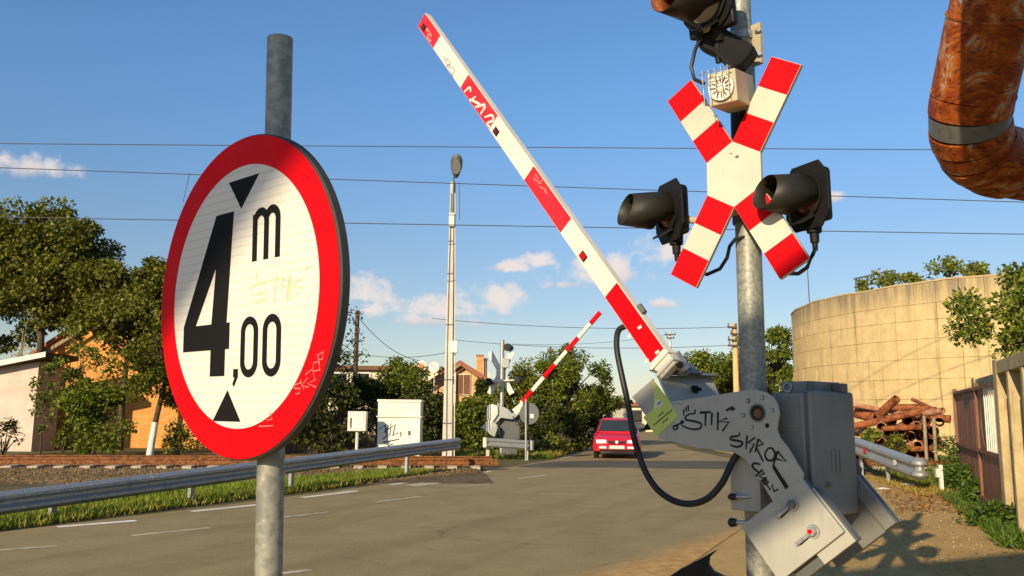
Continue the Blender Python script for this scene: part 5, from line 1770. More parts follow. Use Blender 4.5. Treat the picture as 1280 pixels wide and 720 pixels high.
# warning horn box with wire grille
hf = V((-.62, -.77, -.13)).normalized()
hx = V((-hf.y, hf.x, 0)).normalized(); hu = hx.cross(hf)
if hu.z < 0: hu = -hu
HC = at(902, 109, 4.17)
hp = lambda x, z, f: HC + hx * x + hu * z + hf * f
MB().frame(hp(0, 0, -.125), hx, hu, hf, .078, .086, .12).build('horn_box', 'brass', mast, bevel=.006)
hb_ = MB()
n = 32
vs, fs = [], []
for r, f in ((.070, -.004), (.070, .012), (.058, .010), (.030, -.03 + .035), (.022, .012), (.0, .014)):
    vs += [hp(r * math.cos(6.2832 * i / n), r * math.sin(6.2832 * i / n), f) for i in range(n)]
fs = [(k * n + i, k * n + (i + 1) % n, (k + 1) * n + (i + 1) % n, (k + 1) * n + i) for k in range(5) for i in range(n)]
hn = hb_.add(vs, fs).build('horn_mouth', 'arm_white', mast, smooth=True)
for i in range(12):
    a = 6.2832 * i / 12
    MB().tube([hp(.026 * math.cos(a), .026 * math.sin(a), .010), hp(.056 * math.cos(a), .056 * math.sin(a), .013)], .003, 5).build('rib', 'shutter', hn)
for k in range(6):
    x = -.088 + .035 * k
    if k < 5: MB().tube([hp(x, .10, -.02), hp(x, .10, .03), hp(x, -.06 if k > 1 else -.10, .03)], .0022, 5).build('grille_wire', 'galv', mast)
for z_ in (.085, .05, .015):
    MB().tube([hp(-.10, z_, -.01), hp(-.10, z_, .032), hp(.07 - (z_ < .04) * .05, z_, .032)], .0022, 5).build('grille_wire', 'galv', mast)
MB().tube([hp(.02, -.03, -.24), mastp(HC.z - .05)], .035, 10).build('horn_arm', 'lamp_black', mast)
q = mastp(at(924, 160, 4.5).z)
MB().tube([q - V((0, 0, .1)), q + V((0, 0, .13))], .074, 20).build('pole_clamp', 'lamp_black', mast, smooth=True)
MB().tube([PL(0, -.29, -.03), at(853, 320, 4.78), at(868, 341, 4.7), at(884, 343, 4.62), at(900, 336, 4.58), at(909, 322, 4.55), at(912, 308, 4.52), at(919, 299, 4.48), at(932, 296, 4.48)], .0105, 8).build('lamp_cable', 'rubber', mast, smooth=True)
MB().tube([PR(0, -.29, -.03), at(1016, 318, 4.05), at(1009, 334, 4.12), at(998, 342, 4.22), at(985, 342, 4.34), at(968, 330, 4.45), at(952, 300, 4.5)], .0105, 8).build('lamp_cable', 'rubber', mast, smooth=True)
MB().cone(mastp(-.02), mastp(.03), .15, n=24).build('base_flange', 'galv', mast)

# ------------------------------------------------------------------ the barrier
bar = thing('crossing_barrier', 'near grey barrier machine with raised red and white arm and black graffiti', 'barrier', V((PV.x, PV.y, 0)))
outline = [(839, 502), (880, 496), (912, 491), (930, 488), (943, 487), (957, 490), (967, 497), (972, 506), (974, 517), (972, 528), (971, 538), (975, 547), (985, 560), (1004, 592), (1003, 599),
           (1055, 665), (975, 727), (927, 658), (966, 627), (945, 592), (930, 573), (918, 566), (868, 559), (822, 548)]
lo = lambda pts, off: [bp(x, y, 0) + BA * off for x, y in pts]
sp_ = MB().prism(lo(outline, 0), BA * .014).build('side_plate', 'plate_grey', bar, bevel=.0025)
MB().prism(lo([(1003, 598.5), (1055, 665), (975, 727), (927, 658), (966, 627), (970, 623)], -.006), BA * .0055).build('weight_plate', 'plate_grey', bar, bevel=.0015)
# counterweight slabs behind, with the pale one slid down
slab = [(1003, 599), (1055, 665), (975, 727), (927, 658)]
MB().prism(lo(slab, .016), BA * .03).build('counterweight', 'dark_grey', bar)
sh_ = (bp(1067, 677) - bp(1055, 665))
MB().prism([p + sh_ for p in lo([(1003, 599), (1055, 665), (1017, 694.5), (964, 628)], .018)], BA * .012).build('counterweight', 'plate_grey', bar, bevel=.002)
MB().prism([p + sh_ * .9 for p in lo([(1003, 599), (1055, 665), (985, 719), (935, 652)], .050)], BA * .04).build('counterweight', 'dark_grey', bar)
# far side plate and weight: same shape, shade painted in with darker box grey
FO = .60
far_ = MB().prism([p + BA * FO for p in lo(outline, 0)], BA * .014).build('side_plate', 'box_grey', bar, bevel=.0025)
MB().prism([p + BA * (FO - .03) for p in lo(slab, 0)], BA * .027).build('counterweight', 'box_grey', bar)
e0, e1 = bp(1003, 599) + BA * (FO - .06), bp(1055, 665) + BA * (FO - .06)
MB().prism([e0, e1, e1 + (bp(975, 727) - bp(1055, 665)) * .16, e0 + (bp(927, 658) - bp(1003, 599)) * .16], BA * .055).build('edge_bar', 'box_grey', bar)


def disc(pt, r, th, name, mat, parent, n=20, off=0.0):
    a_, b_ = BT, V((0, 0, 1))
    return MB().prism([pt + BN * off + (a_ * math.cos(6.2832 * i / n) + b_ * math.sin(6.2832 * i / n)) * r for i in range(n)], BN * th).build(name, mat, parent)


disc(bp(947, 516), .038, .0012, 'axle_hole', 'lamp_black', sp_, 28, .0003)
n = 28
vs = [bp(947, 516) + BN * o + (BT * math.cos(6.2832 * i / n) + V((0, 0, 1)) * math.sin(6.2832 * i / n)) * r for r, o in ((.046, 0), (.045, .005), (.038, .005), (.037, .0)) for i in range(n)]
MB().add(vs, [(k * n + i, k * n + (i + 1) % n, (k + 1) * n + (i + 1) % n, (k + 1) * n + i) for k in range(3) for i in range(n)]).build('axle_ring', 'dark_grey', sp_, smooth=True)
disc(bp(948, 517), .024, .004, 'axle_end', 'shutter', sp_, 16, .0016)
for k, (x, y) in enumerate(((935, 501), (953, 497), (965, 513), (959, 532), (940, 534), (929, 519))):
    disc(bp(x, y), .012, .0012, 'bolt_recess', 'lamp_black' if k in (0, 3) else 'dark_grey', sp_, 14, .0003)
    if k != 3: disc(bp(x, y), .0085, .004, 'bolt', 'galv', sp_, 6, .0016)


def bslot(pts, name='slot'):
    MB().prism([bp(x, y) + BN * .0004 for x, y in pts], BN * .0008).build(name, 'lamp_black', sp_)


bslot([(965, 584), (968, 581), (986, 608), (982, 612)])
for (cx_, cy_), (ex, ey), red_ in (((990, 631), (976, 645), False), ((1016, 665), (1000, 679), True)):
    d_ = V((ex - cx_, ey - cy_, 0)).normalized()
    nx_, ny_ = -d_.y * 3.3, d_.x * 3.3
    MB().prism([bp(x, y) + BN * .0064 for x, y in ((cx_ + nx_, cy_ + ny_), (ex + nx_, ey + ny_), (ex + d_.x * 3, ey + d_.y * 3), (ex - nx_, ey - ny_), (cx_ - nx_, cy_ - ny_))], BN * .0008).build('slot', 'lamp_black', sp_)
    c_ = bp(cx_ + 2, cy_ - 1) + BN * .007
    disc(c_, .033, .006, 'washer', 'galv', sp_, 24)
    bo_ = MB().prism([c_ + BN * .006 + (BT * math.cos(1.0472 * i) + V((0, 0, 1)) * math.sin(1.0472 * i)) * .022 for i in range(6)], BN * .02).build('hex_bolt', 'dark_grey' if not red_ else 'galv', sp_, bevel=.002)
    if red_:
        MB().prism([c_ + BN * .0265 - BT * .006 + (BT * math.cos(6.2832 * i / 12) + V((0, 0, 1)) * math.sin(6.2832 * i / 12)) * .012 for i in range(12)], BN * .001).build('red_mark', 'red', bo_)
    t0_ = c_ + BN * .01; t1_ = bp(ex - 2, ey + 1) + BN * .02
    MB().tube([t0_, t1_], .009, 8).build('threaded_rod', 'galv', sp_, smooth=True)

zA = lambda l: [(775 + x / 6, 440 + y / 6) for x, y in l]
zB = lambda l: [(900 + x / 5.54, 470 + y / 5.54) for x, y in l]
zC = lambda l: [(900 + x / 5.14, 580 + y / 5.14) for x, y in l]


def smoothp(l, k=4):
    """Catmull-Rom through the points of a pen stroke"""
    if len(l) < 3: return l
    P_ = [l[0]] + l + [l[-1]]
    out = []
    for i in range(1, len(P_) - 2):
        p0, p1, p2, p3 = P_[i - 1:i + 3]
        for j in range(k):
            t_ = j / k
            out.append(tuple(.5 * (2 * p1[c] + (p2[c] - p0[c]) * t_ + (2 * p0[c] - 5 * p1[c] + 4 * p2[c] - p3[c]) * t_ ** 2 + (3 * p1[c] - p0[c] - 3 * p2[c] + p3[c]) * t_ ** 3) for c in (0, 1)))
    out.append(l[-1])
    return out


def tagline(l, w, straight=False, off=.0006):
    MB().ribbon([bp(x, y) for x, y in (l if straight else smoothp(l))], w, BN, off).build('graffiti_stroke', 'marker', sp_)


for l in (zA([(565, 430), (562, 468)]), zA([(560, 462), (520, 466), (490, 490), (500, 510), (560, 520), (610, 540), (600, 572), (550, 580), (500, 568), (460, 548)]),
          zA([(478, 430), (480, 478)]), zA([(493, 412), (500, 450)]), zA([(511, 398), (515, 445)]), zA([(405, 582), (400, 560), (428, 552), (432, 572), (405, 584)]), zA([(425, 548), (470, 530)]), zA([(455, 538), (462, 520), (476, 525), (460, 540)])):
    tagline(l, .0105)
for l in (zA([(598, 456), (682, 450)]), zA([(643, 452), (640, 556)]), zA([(690, 455), (686, 550)]), zA([(735, 452), (733, 586)]), zA([(806, 496), (738, 522), (816, 526), (768, 594)]), zA([(795, 440), (845, 415), (860, 422), (836, 440)])):
    tagline(l, .013, True)
for l in (zB([(135, 390), (128, 415), (82, 420), (75, 440), (140, 452), (156, 470), (130, 490), (90, 485), (72, 470)]), zB([(335, 500), (312, 540), (328, 580), (365, 582), (382, 540), (362, 502), (335, 500)]),
          zB([(282, 612), (238, 605), (225, 625), (252, 655), (272, 668)])):
    tagline(l, .011)
for l in (zB([(188, 412), (180, 508)]), zB([(245, 425), (190, 466), (238, 470), (205, 532)]), zB([(266, 436), (243, 528)]), zB([(266, 436), (300, 470), (250, 492), (300, 592)]), zB([(400, 520), (368, 622)]), zB([(398, 520), (458, 592), (385, 572)]),
          zC([(228, 80), (272, 38), (286, 58), (252, 78), (296, 98)]), zC([(300, 85), (268, 108), (288, 132), (314, 112)]), zC([(278, 118), (304, 100)]), zC([(300, 130), (322, 168), (336, 132), (347, 178), (374, 160)])):
    tagline(l, .011, True)

# drive box
bx0 = .092
C1 = V((1.496, 4.167, 0))
k_ = (PV + BA * bx0).dot(BA)
d_ = ray(1018, 560)
s_ = (k_ - EYE.dot(BA)) / d_.dot(BA)
C1 = EYE + d_ * s_
zt_, zb_ = (EYE + ray(1017, 489) * ((C1.y) / ray(1017, 489).y)).z, (EYE + ray(1017, 648) * ((C1.y) / ray(1017, 648).y)).z


def bbox(t0, t1, a0, a1, z0, z1):
    """box in machine axes measured from the box's near lower corner: t leftwards, a backwards"""
    c_ = C1 - BT * ((t0 + t1) / 2) + BA * ((a0 + a1) / 2)
    return MB().frame((c_.x, c_.y, (z0 + z1) / 2), BT, BA, (0, 0, 1), abs(t1 - t0) / 2, abs(a1 - a0) / 2, (z1 - z0) / 2)


box = bbox(.045, .23, 0, .43, zb_, zt_ - .005).build('drive_box', 'box_grey', bar, bevel=.012)
bbox(0, .032, -.006, .436, zb_ - .006, zt_ + .004).build('cover', 'box_grey', box, bevel=.016, seg=3)
bbox(.032, .045, .008, .42, zb_ + .01, zt_ - .012).build('seal', 'dark_grey', box)
bbox(.07, .215, -.0045, .001, zt_ - .20, zt_ - .035).build('raised_panel', 'box_grey', box, bevel=.003)
bbox(.07, .215, -.0045, .001, zb_ + .02, zt_ - .215).build('raised_panel', 'box_grey', box, bevel=.003)
for k in range(3):
    z0 = zt_ - .345
    o = bbox(-.005, .001, .165 + k * .042, .19 + k * .042, z0 - .055, z0 + .055)
    o.build('vent_rib', 'box_grey', box, bevel=.002)
bbox(-.010, .001, .10, .125, zb_ + .14, zb_ + .17).build('lock', 'box_grey', box, bevel=.004)
c_ = C1 + BA * .112 + BT * .012; c_.z = zb_ + .155
MB().cone(c_ - BT * .004, c_ + BT * .004, .011, n=12).build('key_hole', 'dark_grey', box)
tp_ = bbox(.055, .225, .10, .40, zt_ - .004, zt_ + .055).build('top_housing', 'box_grey', box, bevel=.006)
bbox(.052, .060, .05, .13, zt_ + .004, zt_ + .05).build('hinge', 'dark_grey', box)
bbox(-.002, .05, .30, .37, zt_ + .003, zt_ + .048).build('hinge', 'dark_grey', box, bevel=.004)
c_ = C1 - BT * .185 + BA * .093; c_.z = zt_ + .024
n = 20
vs = [c_ + (BT * math.cos(6.2832 * i / n) + V((0, 0, 1)) * math.sin(6.2832 * i / n)) * (.022 + .005 * math.cos(6.2832 * j / 6)) + BA * (.005 * math.sin(6.2832 * j / 6)) for i in range(n) for j in range(6)]
MB().add(vs, [(i * 6 + j, ((i + 1) % n) * 6 + j, ((i + 1) % n) * 6 + (j + 1) % 6, i * 6 + (j + 1) % 6) for i in range(n) for j in range(6)]).build('lifting_ring', 'galv', box, smooth=True)

# pole mount behind the plate
mq_ = mastp((at(948, 570, MY).z + at(948, 637, MY).z) / 2)
h_ = (at(948, 570, MY).z - at(948, 637, MY).z) / 2
MB().frame(mq_ + BN * .03, BT, BA, (0, 0, 1), .088, .085, h_).build('pole_mount', 'plate_grey', bar, bevel=.006)
for py, ln, r_ in ((621, .05, .018), (653, .055, .024)):
    p_ = at(931, py, 4.45); q_ = at(915, py, 4.48)
    MB().tube([p_ + (p_ - q_) * .8, q_], .011, 10).build('mount_bolt', 'galv', bar, smooth=True)
    MB().tube([q_.lerp(p_, .35), q_.lerp(p_, .02), q_.lerp(p_, -.15), q_.lerp(p_, -.32)], [r_ * .8, r_, r_ * .95, r_ * .4], 12).build('bolt_cap', 'rubber', bar, smooth=True)

# arm holder: a folded channel running across between the two side plates
hw = [bp(823, 467, .0), bp(839, 502, .0)]
web_d = BA * .50
top0, bot0 = bp(822, 468), bp(838, 503)
MB().prism([top0, bot0, bot0 - BT * .012, top0 - BT * .012], BA * .52).build('holder_web', 'plate_grey', bar)
lip = BT * .05
MB().prism([top0 + V((0, 0, .001)), top0 + lip + V((0, 0, .004)), top0 + lip + V((0, 0, .012)), top0 - BT * .06 + V((0, 0, .03)), top0 - BT * .06 + V((0, 0, .022))], BA * .54).build('holder_flange', 'dark_grey', bar, bevel=.002)
MB().prism([bot0, bot0 + BT * .075 + V((0, 0, -.004)), bot0 + BT * .075 + V((0, 0, -.012)), bot0 + V((0, 0, -.010))], BA * .36).build('holder_flange', 'dark_grey', bar)
c_ = top0.lerp(bot0, .5) + BA * .27
MB().cone(c_, c_ + BT * .03, .022, n=6).build('holder_bolt', 'lamp_black', bar)
MB().cone(c_ + BT * .03, c_ + BT * .055, .010, n=8).build('holder_bolt', 'lamp_black', bar)
MB().prism(lo([(788.5, 496), (815, 473), (818.5, 512), (805, 519)], .012), BA * .006).build('holder_cheek', 'plate_grey', bar)
MB().prism(lo([(779, 503), (788, 499.5), (790, 505)], .010), BA * .006).build('cheek_tip', 'lamp_black', bar)
MB().prism(lo([(802, 538), (808, 528), (814, 537)], .006), BA * .02).build('cheek_tip', 'lamp_black', bar)
stk = MB().prism(lo([(815, 472.5), (838, 502.5), (848, 520), (821, 546), (804.5, 521.5), (816.5, 512), (818.5, 498.5)], -.003), BA * .003).build('warning_sticker', 'sticker', bar)
MB().prism(lo([(819, 512), (819.5, 498.5), (830.5, 503.5)], -.0045), BA * .001).build('white_triangle', 'arm_white', stk)
MB().ribbon([bp(x, y) for x, y in ((822.5, 506), (824, 503.5), (825, 504.5), (826.5, 502))], .006, BN, .0055).build('printed_mark', 'marker', stk)
for (x0, y0, x1, y1) in ((823.5, 521.0, 830.5, 514.8), (817.5, 532.0, 841, 512.5), (829, 529.0, 836, 522.6)):
    k = max(3, int((x1 - x0) / 2.3))
    for i in range(k):
        a_, b_ = (i + .08) / k, (i + .82) / k
        xa, ya, xb_, yb_ = x0 + (x1 - x0) * a_, y0 + (y1 - y0) * a_, x0 + (x1 - x0) * b_, y0 + (y1 - y0) * b_
        MB().ribbon([bp(xa, ya), bp(xa + .3, ya - 1.3), bp((xa + xb_) / 2, (ya + yb_) / 2 + .5), bp(xb_ - .2, yb_ - 1.2), bp(xb_, yb_)], .0045, BN, .0042).build('printed_mark', 'marker', stk)

# boom
edge = [bp(522, 33), bp(820, 465)]
ax = (edge[1] - edge[0]).normalized()            # down along the boom
wd_ = BN.cross(ax)                               # across it in the plate's plane
if wd_.dot(BT) < 0: wd_ = -wd_
along = lambda x, y: (bp(x, y) - edge[0]).dot(ax)
L_ = along(826, 474)
BWd = .132
ep = lambda u, w, o=0.0: edge[0] + ax * u + wd_ * w + BA * o
boom = MB().prism([ep(0, 0), ep(L_, 0), ep(L_, BWd), ep(0, BWd)], BA * .06).build('boom', 'arm_white', bar, bevel=.004)
cuts = [along(*q) for q in ((522, 33), (541, 61), (575, 110), (611, 162), (654, 226), (700, 292), (755, 372), (812, 455))]
for i, mt in ((0, 'red_faded'), (2, 'red_faded'), (4, 'red_faded'), (6, 'red')):
    u0, u1 = cuts[i] + .004, cuts[i + 1]
    MB().prism([ep(u0, .004, -.001), ep(u1, .004, -.001), ep(u1, BWd - .004, -.001), ep(u0, BWd - .004, -.001)], BA * -.0006 + BA * .0016).build('red_band', mt, boom)
for (x, y) in ((530, 34.5), (620.5, 164.5), (729.5, 320.5)):
    u, w = along(x, y), (bp(x, y) - edge[0]).dot(wd_)
    s0 = .030
    rf = MB().prism([ep(u + s0 * a, w + s0 * b, -.0012) for a, b in ((1, .0), (0, 1), (-1, 0), (0, -1))] if False else [ep(u - s0, w - s0 * .75, -.0022), ep(u + s0, w - s0 * .75, -.0022), ep(u + s0, w + s0 * .75, -.0022), ep(u - s0, w + s0 * .75, -.0022)], BN * .006).build('reflector', 'lamp_black', boom)
    s1 = s0 * .72
    MB().prism([ep(u - s1, w - s1 * .75, -.0085), ep(u + s1, w - s1 * .75, -.0085), ep(u + s1, w + s1 * .75, -.0085), ep(u - s1, w + s1 * .75, -.0085)], BN * .002).build('reflector_lens', 'red' if y > 300 else 'lens', rf)


def boom_stroke(l, w, mat='arm_white'):
    MB().ribbon([bp(x, y) for x, y in smoothp(l)], w, BN, .0028).build('graffiti_stroke', mat, boom)


zD = lambda l: [(500 + x / 3, y / 3) for x, y in l]
for l in (zD([(242, 345), (262, 328), (266, 345)]), zD([(262, 380), (285, 362)]), zD([(262, 372), (300, 392), (282, 402)]), zD([(290, 402), (318, 392), (312, 412)]), zD([(302, 428), (322, 402)]), zD([(318, 440), (345, 432), (350, 452), (328, 462), (338, 478)])):
    boom_stroke(l, .016)
for l in (zD([(508, 652), (520, 672)]), zD([(500, 668), (532, 690)]), zD([(520, 690), (538, 672)]), zD([(522, 700), (548, 712), (540, 722)]), zD([(540, 705), (552, 728)])):
    boom_stroke(l, .009, 'pink_tag')
for l in (zD([(98, 108), (110, 122), (104, 140), (118, 156)]), zD([(108, 118), (120, 138)])):
    boom_stroke(l, .022, 'pink_tag')
for l in (zD([(160, 215), (190, 235), (175, 250)]), zD([(178, 240), (205, 262), (195, 285)]), zD([(168, 225), (200, 290)])):
    boom_stroke(l, .004, 'lag_grey')
for (x, y) in ((787, 420), (800, 409), (809, 451), (822, 440)):
    u, w = along(x, y), (bp(x, y) - edge[0]).dot(wd_)
    MB().prism([ep(u - .012, w - .014, -.0018), ep(u + .004, w - .016, -.0018), ep(u + .012, w + .010, -.0018), ep(u - .004, w + .016, -.0018)], BN * .0006).build('paint_chip', 'arm_white', boom)
q = ep(along(793, 392), BWd + .012, .03)
MB().tube([q - ax * .03, q + ax * .03], .018, 10).build('end_knob', 'dark_grey', boom, smooth=True)
# clamp straps at the boom's root
for du in (.02, .075):
    MB().prism([ep(L_ - du - .02, -.012, -.012), ep(L_ - du, -.012, -.012), ep(L_ - du, BWd + .012, -.012), ep(L_ - du - .02, BWd + .012, -.012)], BA * .085).build('clamp_strap', 'arm_white', bar, bevel=.002)
q = bp(850, 457, .08)
MB().tube([bp(838, 457, .07), bp(846, 449, .07), bp(858, 463, .10)], [.045, .05, .03], 14).build('clamp_block', 'galv', bar, smooth=True)
MB().cone(bp(850, 456, .05), bp(850, 456, .02), .022, n=6).build('clamp_bolt', 'lamp_black', bar)
MB().prism([bp(845, 452, .09), bp(862, 466, .09), bp(858, 470, .09), bp(840, 466, .09)], BA * .12).build('clamp_foot', 'dark_grey', bar)
cab = [(781, 408, .03), (774, 412, .0), (771, 422, -.03), (771.5, 440, -.05), (777, 468, -.06), (785, 505, -.06), (791, 540, -.06), (798, 566, -.06), (808, 592, -.06), (824, 614, -.06), (845, 627, -.055), (866, 629.5, -.05), (886, 622, -.04), (903, 603, -.01), (914, 580, .035), (925, 562, .06)]
pts = [tuple(p) for p in cab]
def sm3(l, k=4):
    P_ = [l[0]] + l + [l[-1]]; out = []
    for i in range(1, len(P_) - 2):
        p0, p1, p2, p3 = P_[i - 1:i + 3]
        for j in range(k):
            t_ = j / k
            out.append(tuple(.5 * (2 * p1[c] + (p2[c] - p0[c]) * t_ + (2 * p0[c] - 5 * p1[c] + 4 * p2[c] - p3[c]) * t_ ** 2 + (3 * p1[c] - p0[c] - 3 * p2[c] + p3[c]) * t_ ** 3) for c in range(3)))
    return out + [l[-1]]
MB().tube([bp(x, y, o) for x, y, o in sm3(pts)], .0175, 14).build('power_cable', 'rubber', bar, smooth=True)
# bent black guard plate low by the mast
gd = [(896, 688), (888, 692), (870, 702), (850, 712), (826, 728), (820, 790), (990, 800), (985, 735), (950, 729), (905, 722), (891, 715), (885, 707), (886, 698)]
gY = 4.45
gp = [at(x, y, gY) for x, y in gd]
gt = thing('bent_guard', 'bent black sheet metal guard with a pointed tip at the foot of the mast', 'metal guard', V((gp[0].x, gp[0].y, 0)))
low_z = min(p.z for p in gp)
MB().prism(gp, V((.02, .05, 0))).build('sheet', 'lamp_black', gt)
MB().prism([V((at(840, 790, gY).x, gY + .01, -.1)), V((at(990, 790, gY).x, gY + .01, -.1)), V((at(990, 790, gY).x, gY + .01, low_z + .002)), V((at(840, 790, gY).x, gY + .01, low_z + .002))], V((.02, .04, 0))).build('support', 'lamp_black', gt)

# ================================================================== FAR SIGNAL AND BARRIER
FY = 30.0
mt2 = at(628, 425, FY)
fb = flat(mt2)
fs_ = thing('crossing_signal', 'far signal mast seen from behind with grey backed crossbuck and dark lamps', 'railway signal', fb)
MB().cone(fb - V((0, 0, .2)), mt2, .075, n=14).build('pole', 'galv', fs_, smooth=True)
fc = at(626, 466, FY + .14)
ft = V((.80, -.6, 0)) .normalized()
ft = V((.94, -.34, 0)).normalized(); fnn = V((.34, .94, 0)).normalized()
fp = lambda x, z, o=0.0: fc + ft * x + V((0, 0, z)) + fnn * o
mb = MB()
mb.prism([fp(.20 * math.sin(i * math.pi / 3), .20 * math.cos(i * math.pi / 3)) for i in range(6)], fnn * .03)
for a in (30, -30, 150, -150):
    r_ = math.radians(a); d = (math.sin(r_), math.cos(r_)); q = (math.cos(r_), -math.sin(r_))
    P_ = lambda u, w: fp(d[0] * u + q[0] * w, d[1] * u + q[1] * w)
    mb.prism([P_(.17, -.1), P_(.17, .1), P_(.86, .1), P_(.86, -.1)], fnn * .03)
mb.build('crossbuck', 'arm_white', fs_)
for px, py, rr in ((645, 475, .15), (610, 477, .13), (634, 434, .14)):
    c_ = at(px, py, FY - .1)
    lp_ = MB().cone(c_, c_ + fnn * .12, rr, n=18).build('lamp_back', 'lamp_black', fs_, bevel=.02)
    MB().cone(c_ + fnn * .12, c_ + fnn * .42, rr * .75, rr * .7, n=16).build('visor', 'hood', lp_)
MB().tube([at(607, 477, FY - .05), at(648, 475, FY - .05)], .03, 8).build('lamp_arm', 'arm_white', fs_)
MB().box(mt2.x + .02, mt2.x + .26, FY - .1, FY + .1, at(632, 460, FY).z, at(632, 448, FY).z).build('horn_box', 'galv', fs_, bevel=.02)

fbar = thing('crossing_barrier', 'far barrier machine across the tracks with a raised striped arm', 'barrier', flat(at(630, 560, 29.6)))
P3 = lambda x, y, Y=29.5: at(x, y, Y)
MB().prism([P3(x, y) for x, y in ((608, 508), (625, 507), (634, 511), (640, 517), (648, 511), (651, 517), (640, 524), (626, 522), (617, 532), (612, 528))], V((.04, .10, 0))).build('side_plate', 'galv', fbar)
MB().prism([P3(x, y, 29.45) for x, y in ((640, 512), (652, 502), (656, 507), (646, 519))], V((.05, .12, 0))).build('arm_holder', 'arm_white', fbar)
MB().prism([P3(x, y, 29.4) for x, y in ((608, 508), (613, 505), (622, 507), (622, 518), (615, 528), (608, 524))], V((.05, .12, 0))).build('counterweight', 'arm_white', fbar)
MB().prism([P3(x, y, 29.35) for x, y in ((601, 534), (611, 524), (621, 532), (617, 545))], V((.05, .12, 0))).build('counterweight', 'arm_white', fbar)
MB().prism([P3(x, y, 29.3) for x, y in ((614, 528), (622, 534), (618, 546), (611, 542))], V((.05, .12, 0))).build('bracket', 'galv', fbar)
a, b = P3(625, 549, 29.9), P3(650, 519, 29.9)
MB().box(a.x, b.x, 29.75, 30.3, a.z, b.z).build('drive_box', 'dark_grey', fbar, bevel=.03)
MB().box(a.x + .1, b.x - .1, 29.8, 30.25, 0, a.z).build('foot', 'dark_grey', fbar)
f0, f1 = at(651, 504, 29.4), at(750, 390, 27.6)
fax = (f1 - f0).normalized(); fL = (f1 - f0).length
fv = V((.55, .80, 0)); fv = (fv - fax * fv.dot(fax)).normalized(); fw_ = fax.cross(fv)
fe = lambda u, w, o: f0 + fax * u + fw_ * w + fv * o
fboom = MB().prism([fe(0, -.07, 0), fe(fL, -.06, 0), fe(fL, .06, 0), fe(0, .07, 0)], fv * .06).build('boom', 'arm_white', fbar)
fc_ = [0.0, .145, .295, .44, .585, .73, .88, 1.0]
for i in (0, 2, 4, 6):
    u0, u1 = fc_[i] * fL + .002, fc_[i + 1] * fL - .002
    if i == 0: u0 += .08
    MB().prism([fe(u0, -.071, -.003), fe(u1, -.071, -.003), fe(u1, .071, -.003), fe(u0, .071, -.003)], fv * .066).build('red_band', 'red', fboom)
MB().tube([at(641, 520, 29.5), at(646, 531, 29.4), at(656, 533, 29.4), at(662, 524, 29.4)], .02, 6).build('power_cable', 'rubber', fbar)
# round sign seen from behind
c_ = at(661.5, 517, 28.6)
rs = thing('round_sign', 'round grey sign seen from behind with a small white label beside the far barrier', 'road sign', flat(at(657.5, 560, 28.5)))
MB().cone(flat(at(657.5, 560, 28.5)) - V((0, 0, .2)), at(657.5, 499, 28.5), .035, n=10).build('pole', 'galv', rs)
nn_ = V((.45, .89, 0))
MB().cone(c_, c_ + nn_ * .03, .36, n=32).build('disc', 'dark_grey', rs)
l0 = c_ + V((.10, -.05, -.08)) - nn_ * .02
MB().frame(l0, V((.89, -.45, 0)), V((0, 0, 1)), nn_, .07, .07, .006).build('label', 'arm_white', rs)
c_ = at(756, 521.5, 48)
ds = thing('round_sign', 'small pale round sign on a post at the roadside behind the car roof', 'road sign', flat(c_))
MB().cone(c_, c_ + V((.01, .02, 0)), .14, n=20).build('disc', 'arm_white', ds)
MB().cone((c_.x, c_.y + .04, -.1), (c_.x, c_.y + .04, c_.z), .03, n=8).build('post', 'galv', ds)
p_ = at(743, 536, 47)
bo = thing('bollard', 'short pale bollard at the roadside left of the car', 'bollard', flat(p_))
MB().cone((p_.x, p_.y, 0), (p_.x, p_.y, p_.z + .25), .07, .06, n=10).build('post', 'render_cream', bo)
MB().cone((p_.x, p_.y, p_.z + .251), (p_.x, p_.y, p_.z + .32), .065, .03, n=10).build('cap', 'arm_white', bo)

# ================================================================== OVERHEAD PIPE
EL = at(1199, 194, 10.4)
PR_ = .465
dr = V((-.05, -.60, .80)).normalized()
dh = V((.94, .33, -.02)).normalized()
op = thing('overhead_pipe', 'huge rusty metal clad pipe bending at the upper right corner', 'pipe', EL)


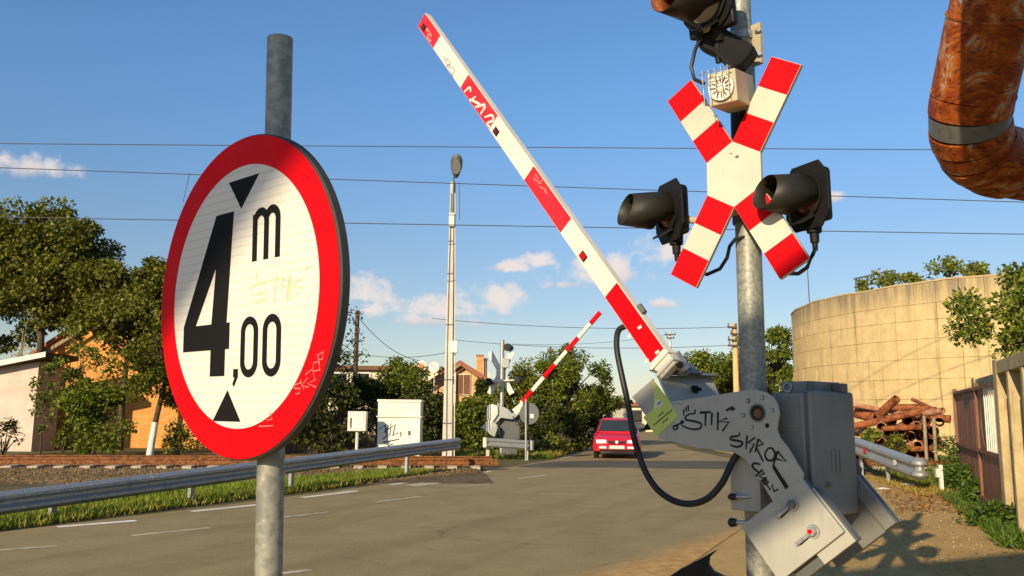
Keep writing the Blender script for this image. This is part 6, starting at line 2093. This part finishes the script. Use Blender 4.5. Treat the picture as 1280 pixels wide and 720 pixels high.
def bend(c0, d0, d1, r, n=9):
    """points of a swept elbow round corner c0 from direction d0 to d1"""
    p0, p1 = c0 - d0 * r, c0 + d1 * r
    return [p0.lerp(c0, t_).lerp(c0.lerp(p1, t_), t_) for t_ in [i / n for i in range(n + 1)]]


TOPZ = 7.2
tt = (TOPZ - EL.z) / dr.z
E2 = EL + dr * tt                                # where the riser turns level
# the run behind the viewer that crosses the road (its shadow band lies across the machine and the sign)
D3 = V((-.894, -.447, 0)).normalized()
offp = 5.62 - 1.456 * TOPZ
Q = V((-.447, .894, 0)).normalized()
E2B = V((2.75, 4.2, TOPZ))  # unseen detour, added so the level run shades the riser
E3 = V((.6, 0, TOPZ)); E3 = E3 + Q * (offp - E3.dot(Q)) - Q * 0
E3.z = TOPZ
d2 = (E2B - E2).normalized()
d2b = (E3 - E2B).normalized()


def lagging(pts, name, mat, r, n=40):
    return MB().tube(pts, r, n).build(name, mat, op, smooth=True)


lagging([EL + dh * .95, EL + dh * 4.5], 'lower_run', 'lagging', PR_ - .012)
lagging([EL + dh * 4.5, EL + dh * 14], 'lower_run', 'lagging', PR_)
elb = bend(EL, -dr, dh, .78, 14)
for i in range(0, 14, 2):
    lagging(elb[i:i + 3], 'elbow_gore', ('lag_grey' if i == 2 else 'lagging'), PR_ + (.014 if (i // 2) % 2 == 0 else .002))
segsz = [(.78, 1.75), (1.72, 2.7), (2.67, tt - .8)]
for k, (a_, b_) in enumerate(segsz):
    lagging([EL + dr * a_, EL + dr * b_], 'riser', 'lagging', PR_ + (.0 if k % 2 else .012))
    q = EL + dr * a_
    MB().tube([q, q + dr * .03], PR_ + .022, 40).build('seam_band', 'lagging', op, smooth=True)
lagging(bend(E2, dr, d2, .78), 'elbow', 'lagging', PR_)
lagging([E2 + d2 * .78, E2B - d2 * .78], 'unseen_back_run', 'lagging', PR_)
lagging(bend(E2B, d2, d2b, .78), 'elbow', 'lagging', PR_)
lagging([E2B + d2b * .78, E3 - d2b * .78], 'unseen_back_run', 'lagging', PR_)
lagging(bend(E3, d2b, D3, .78), 'elbow', 'lagging', PR_)
lagging([E3 + D3 * .78, E3 + D3 * 40], 'crossing_run', 'lagging', .52)
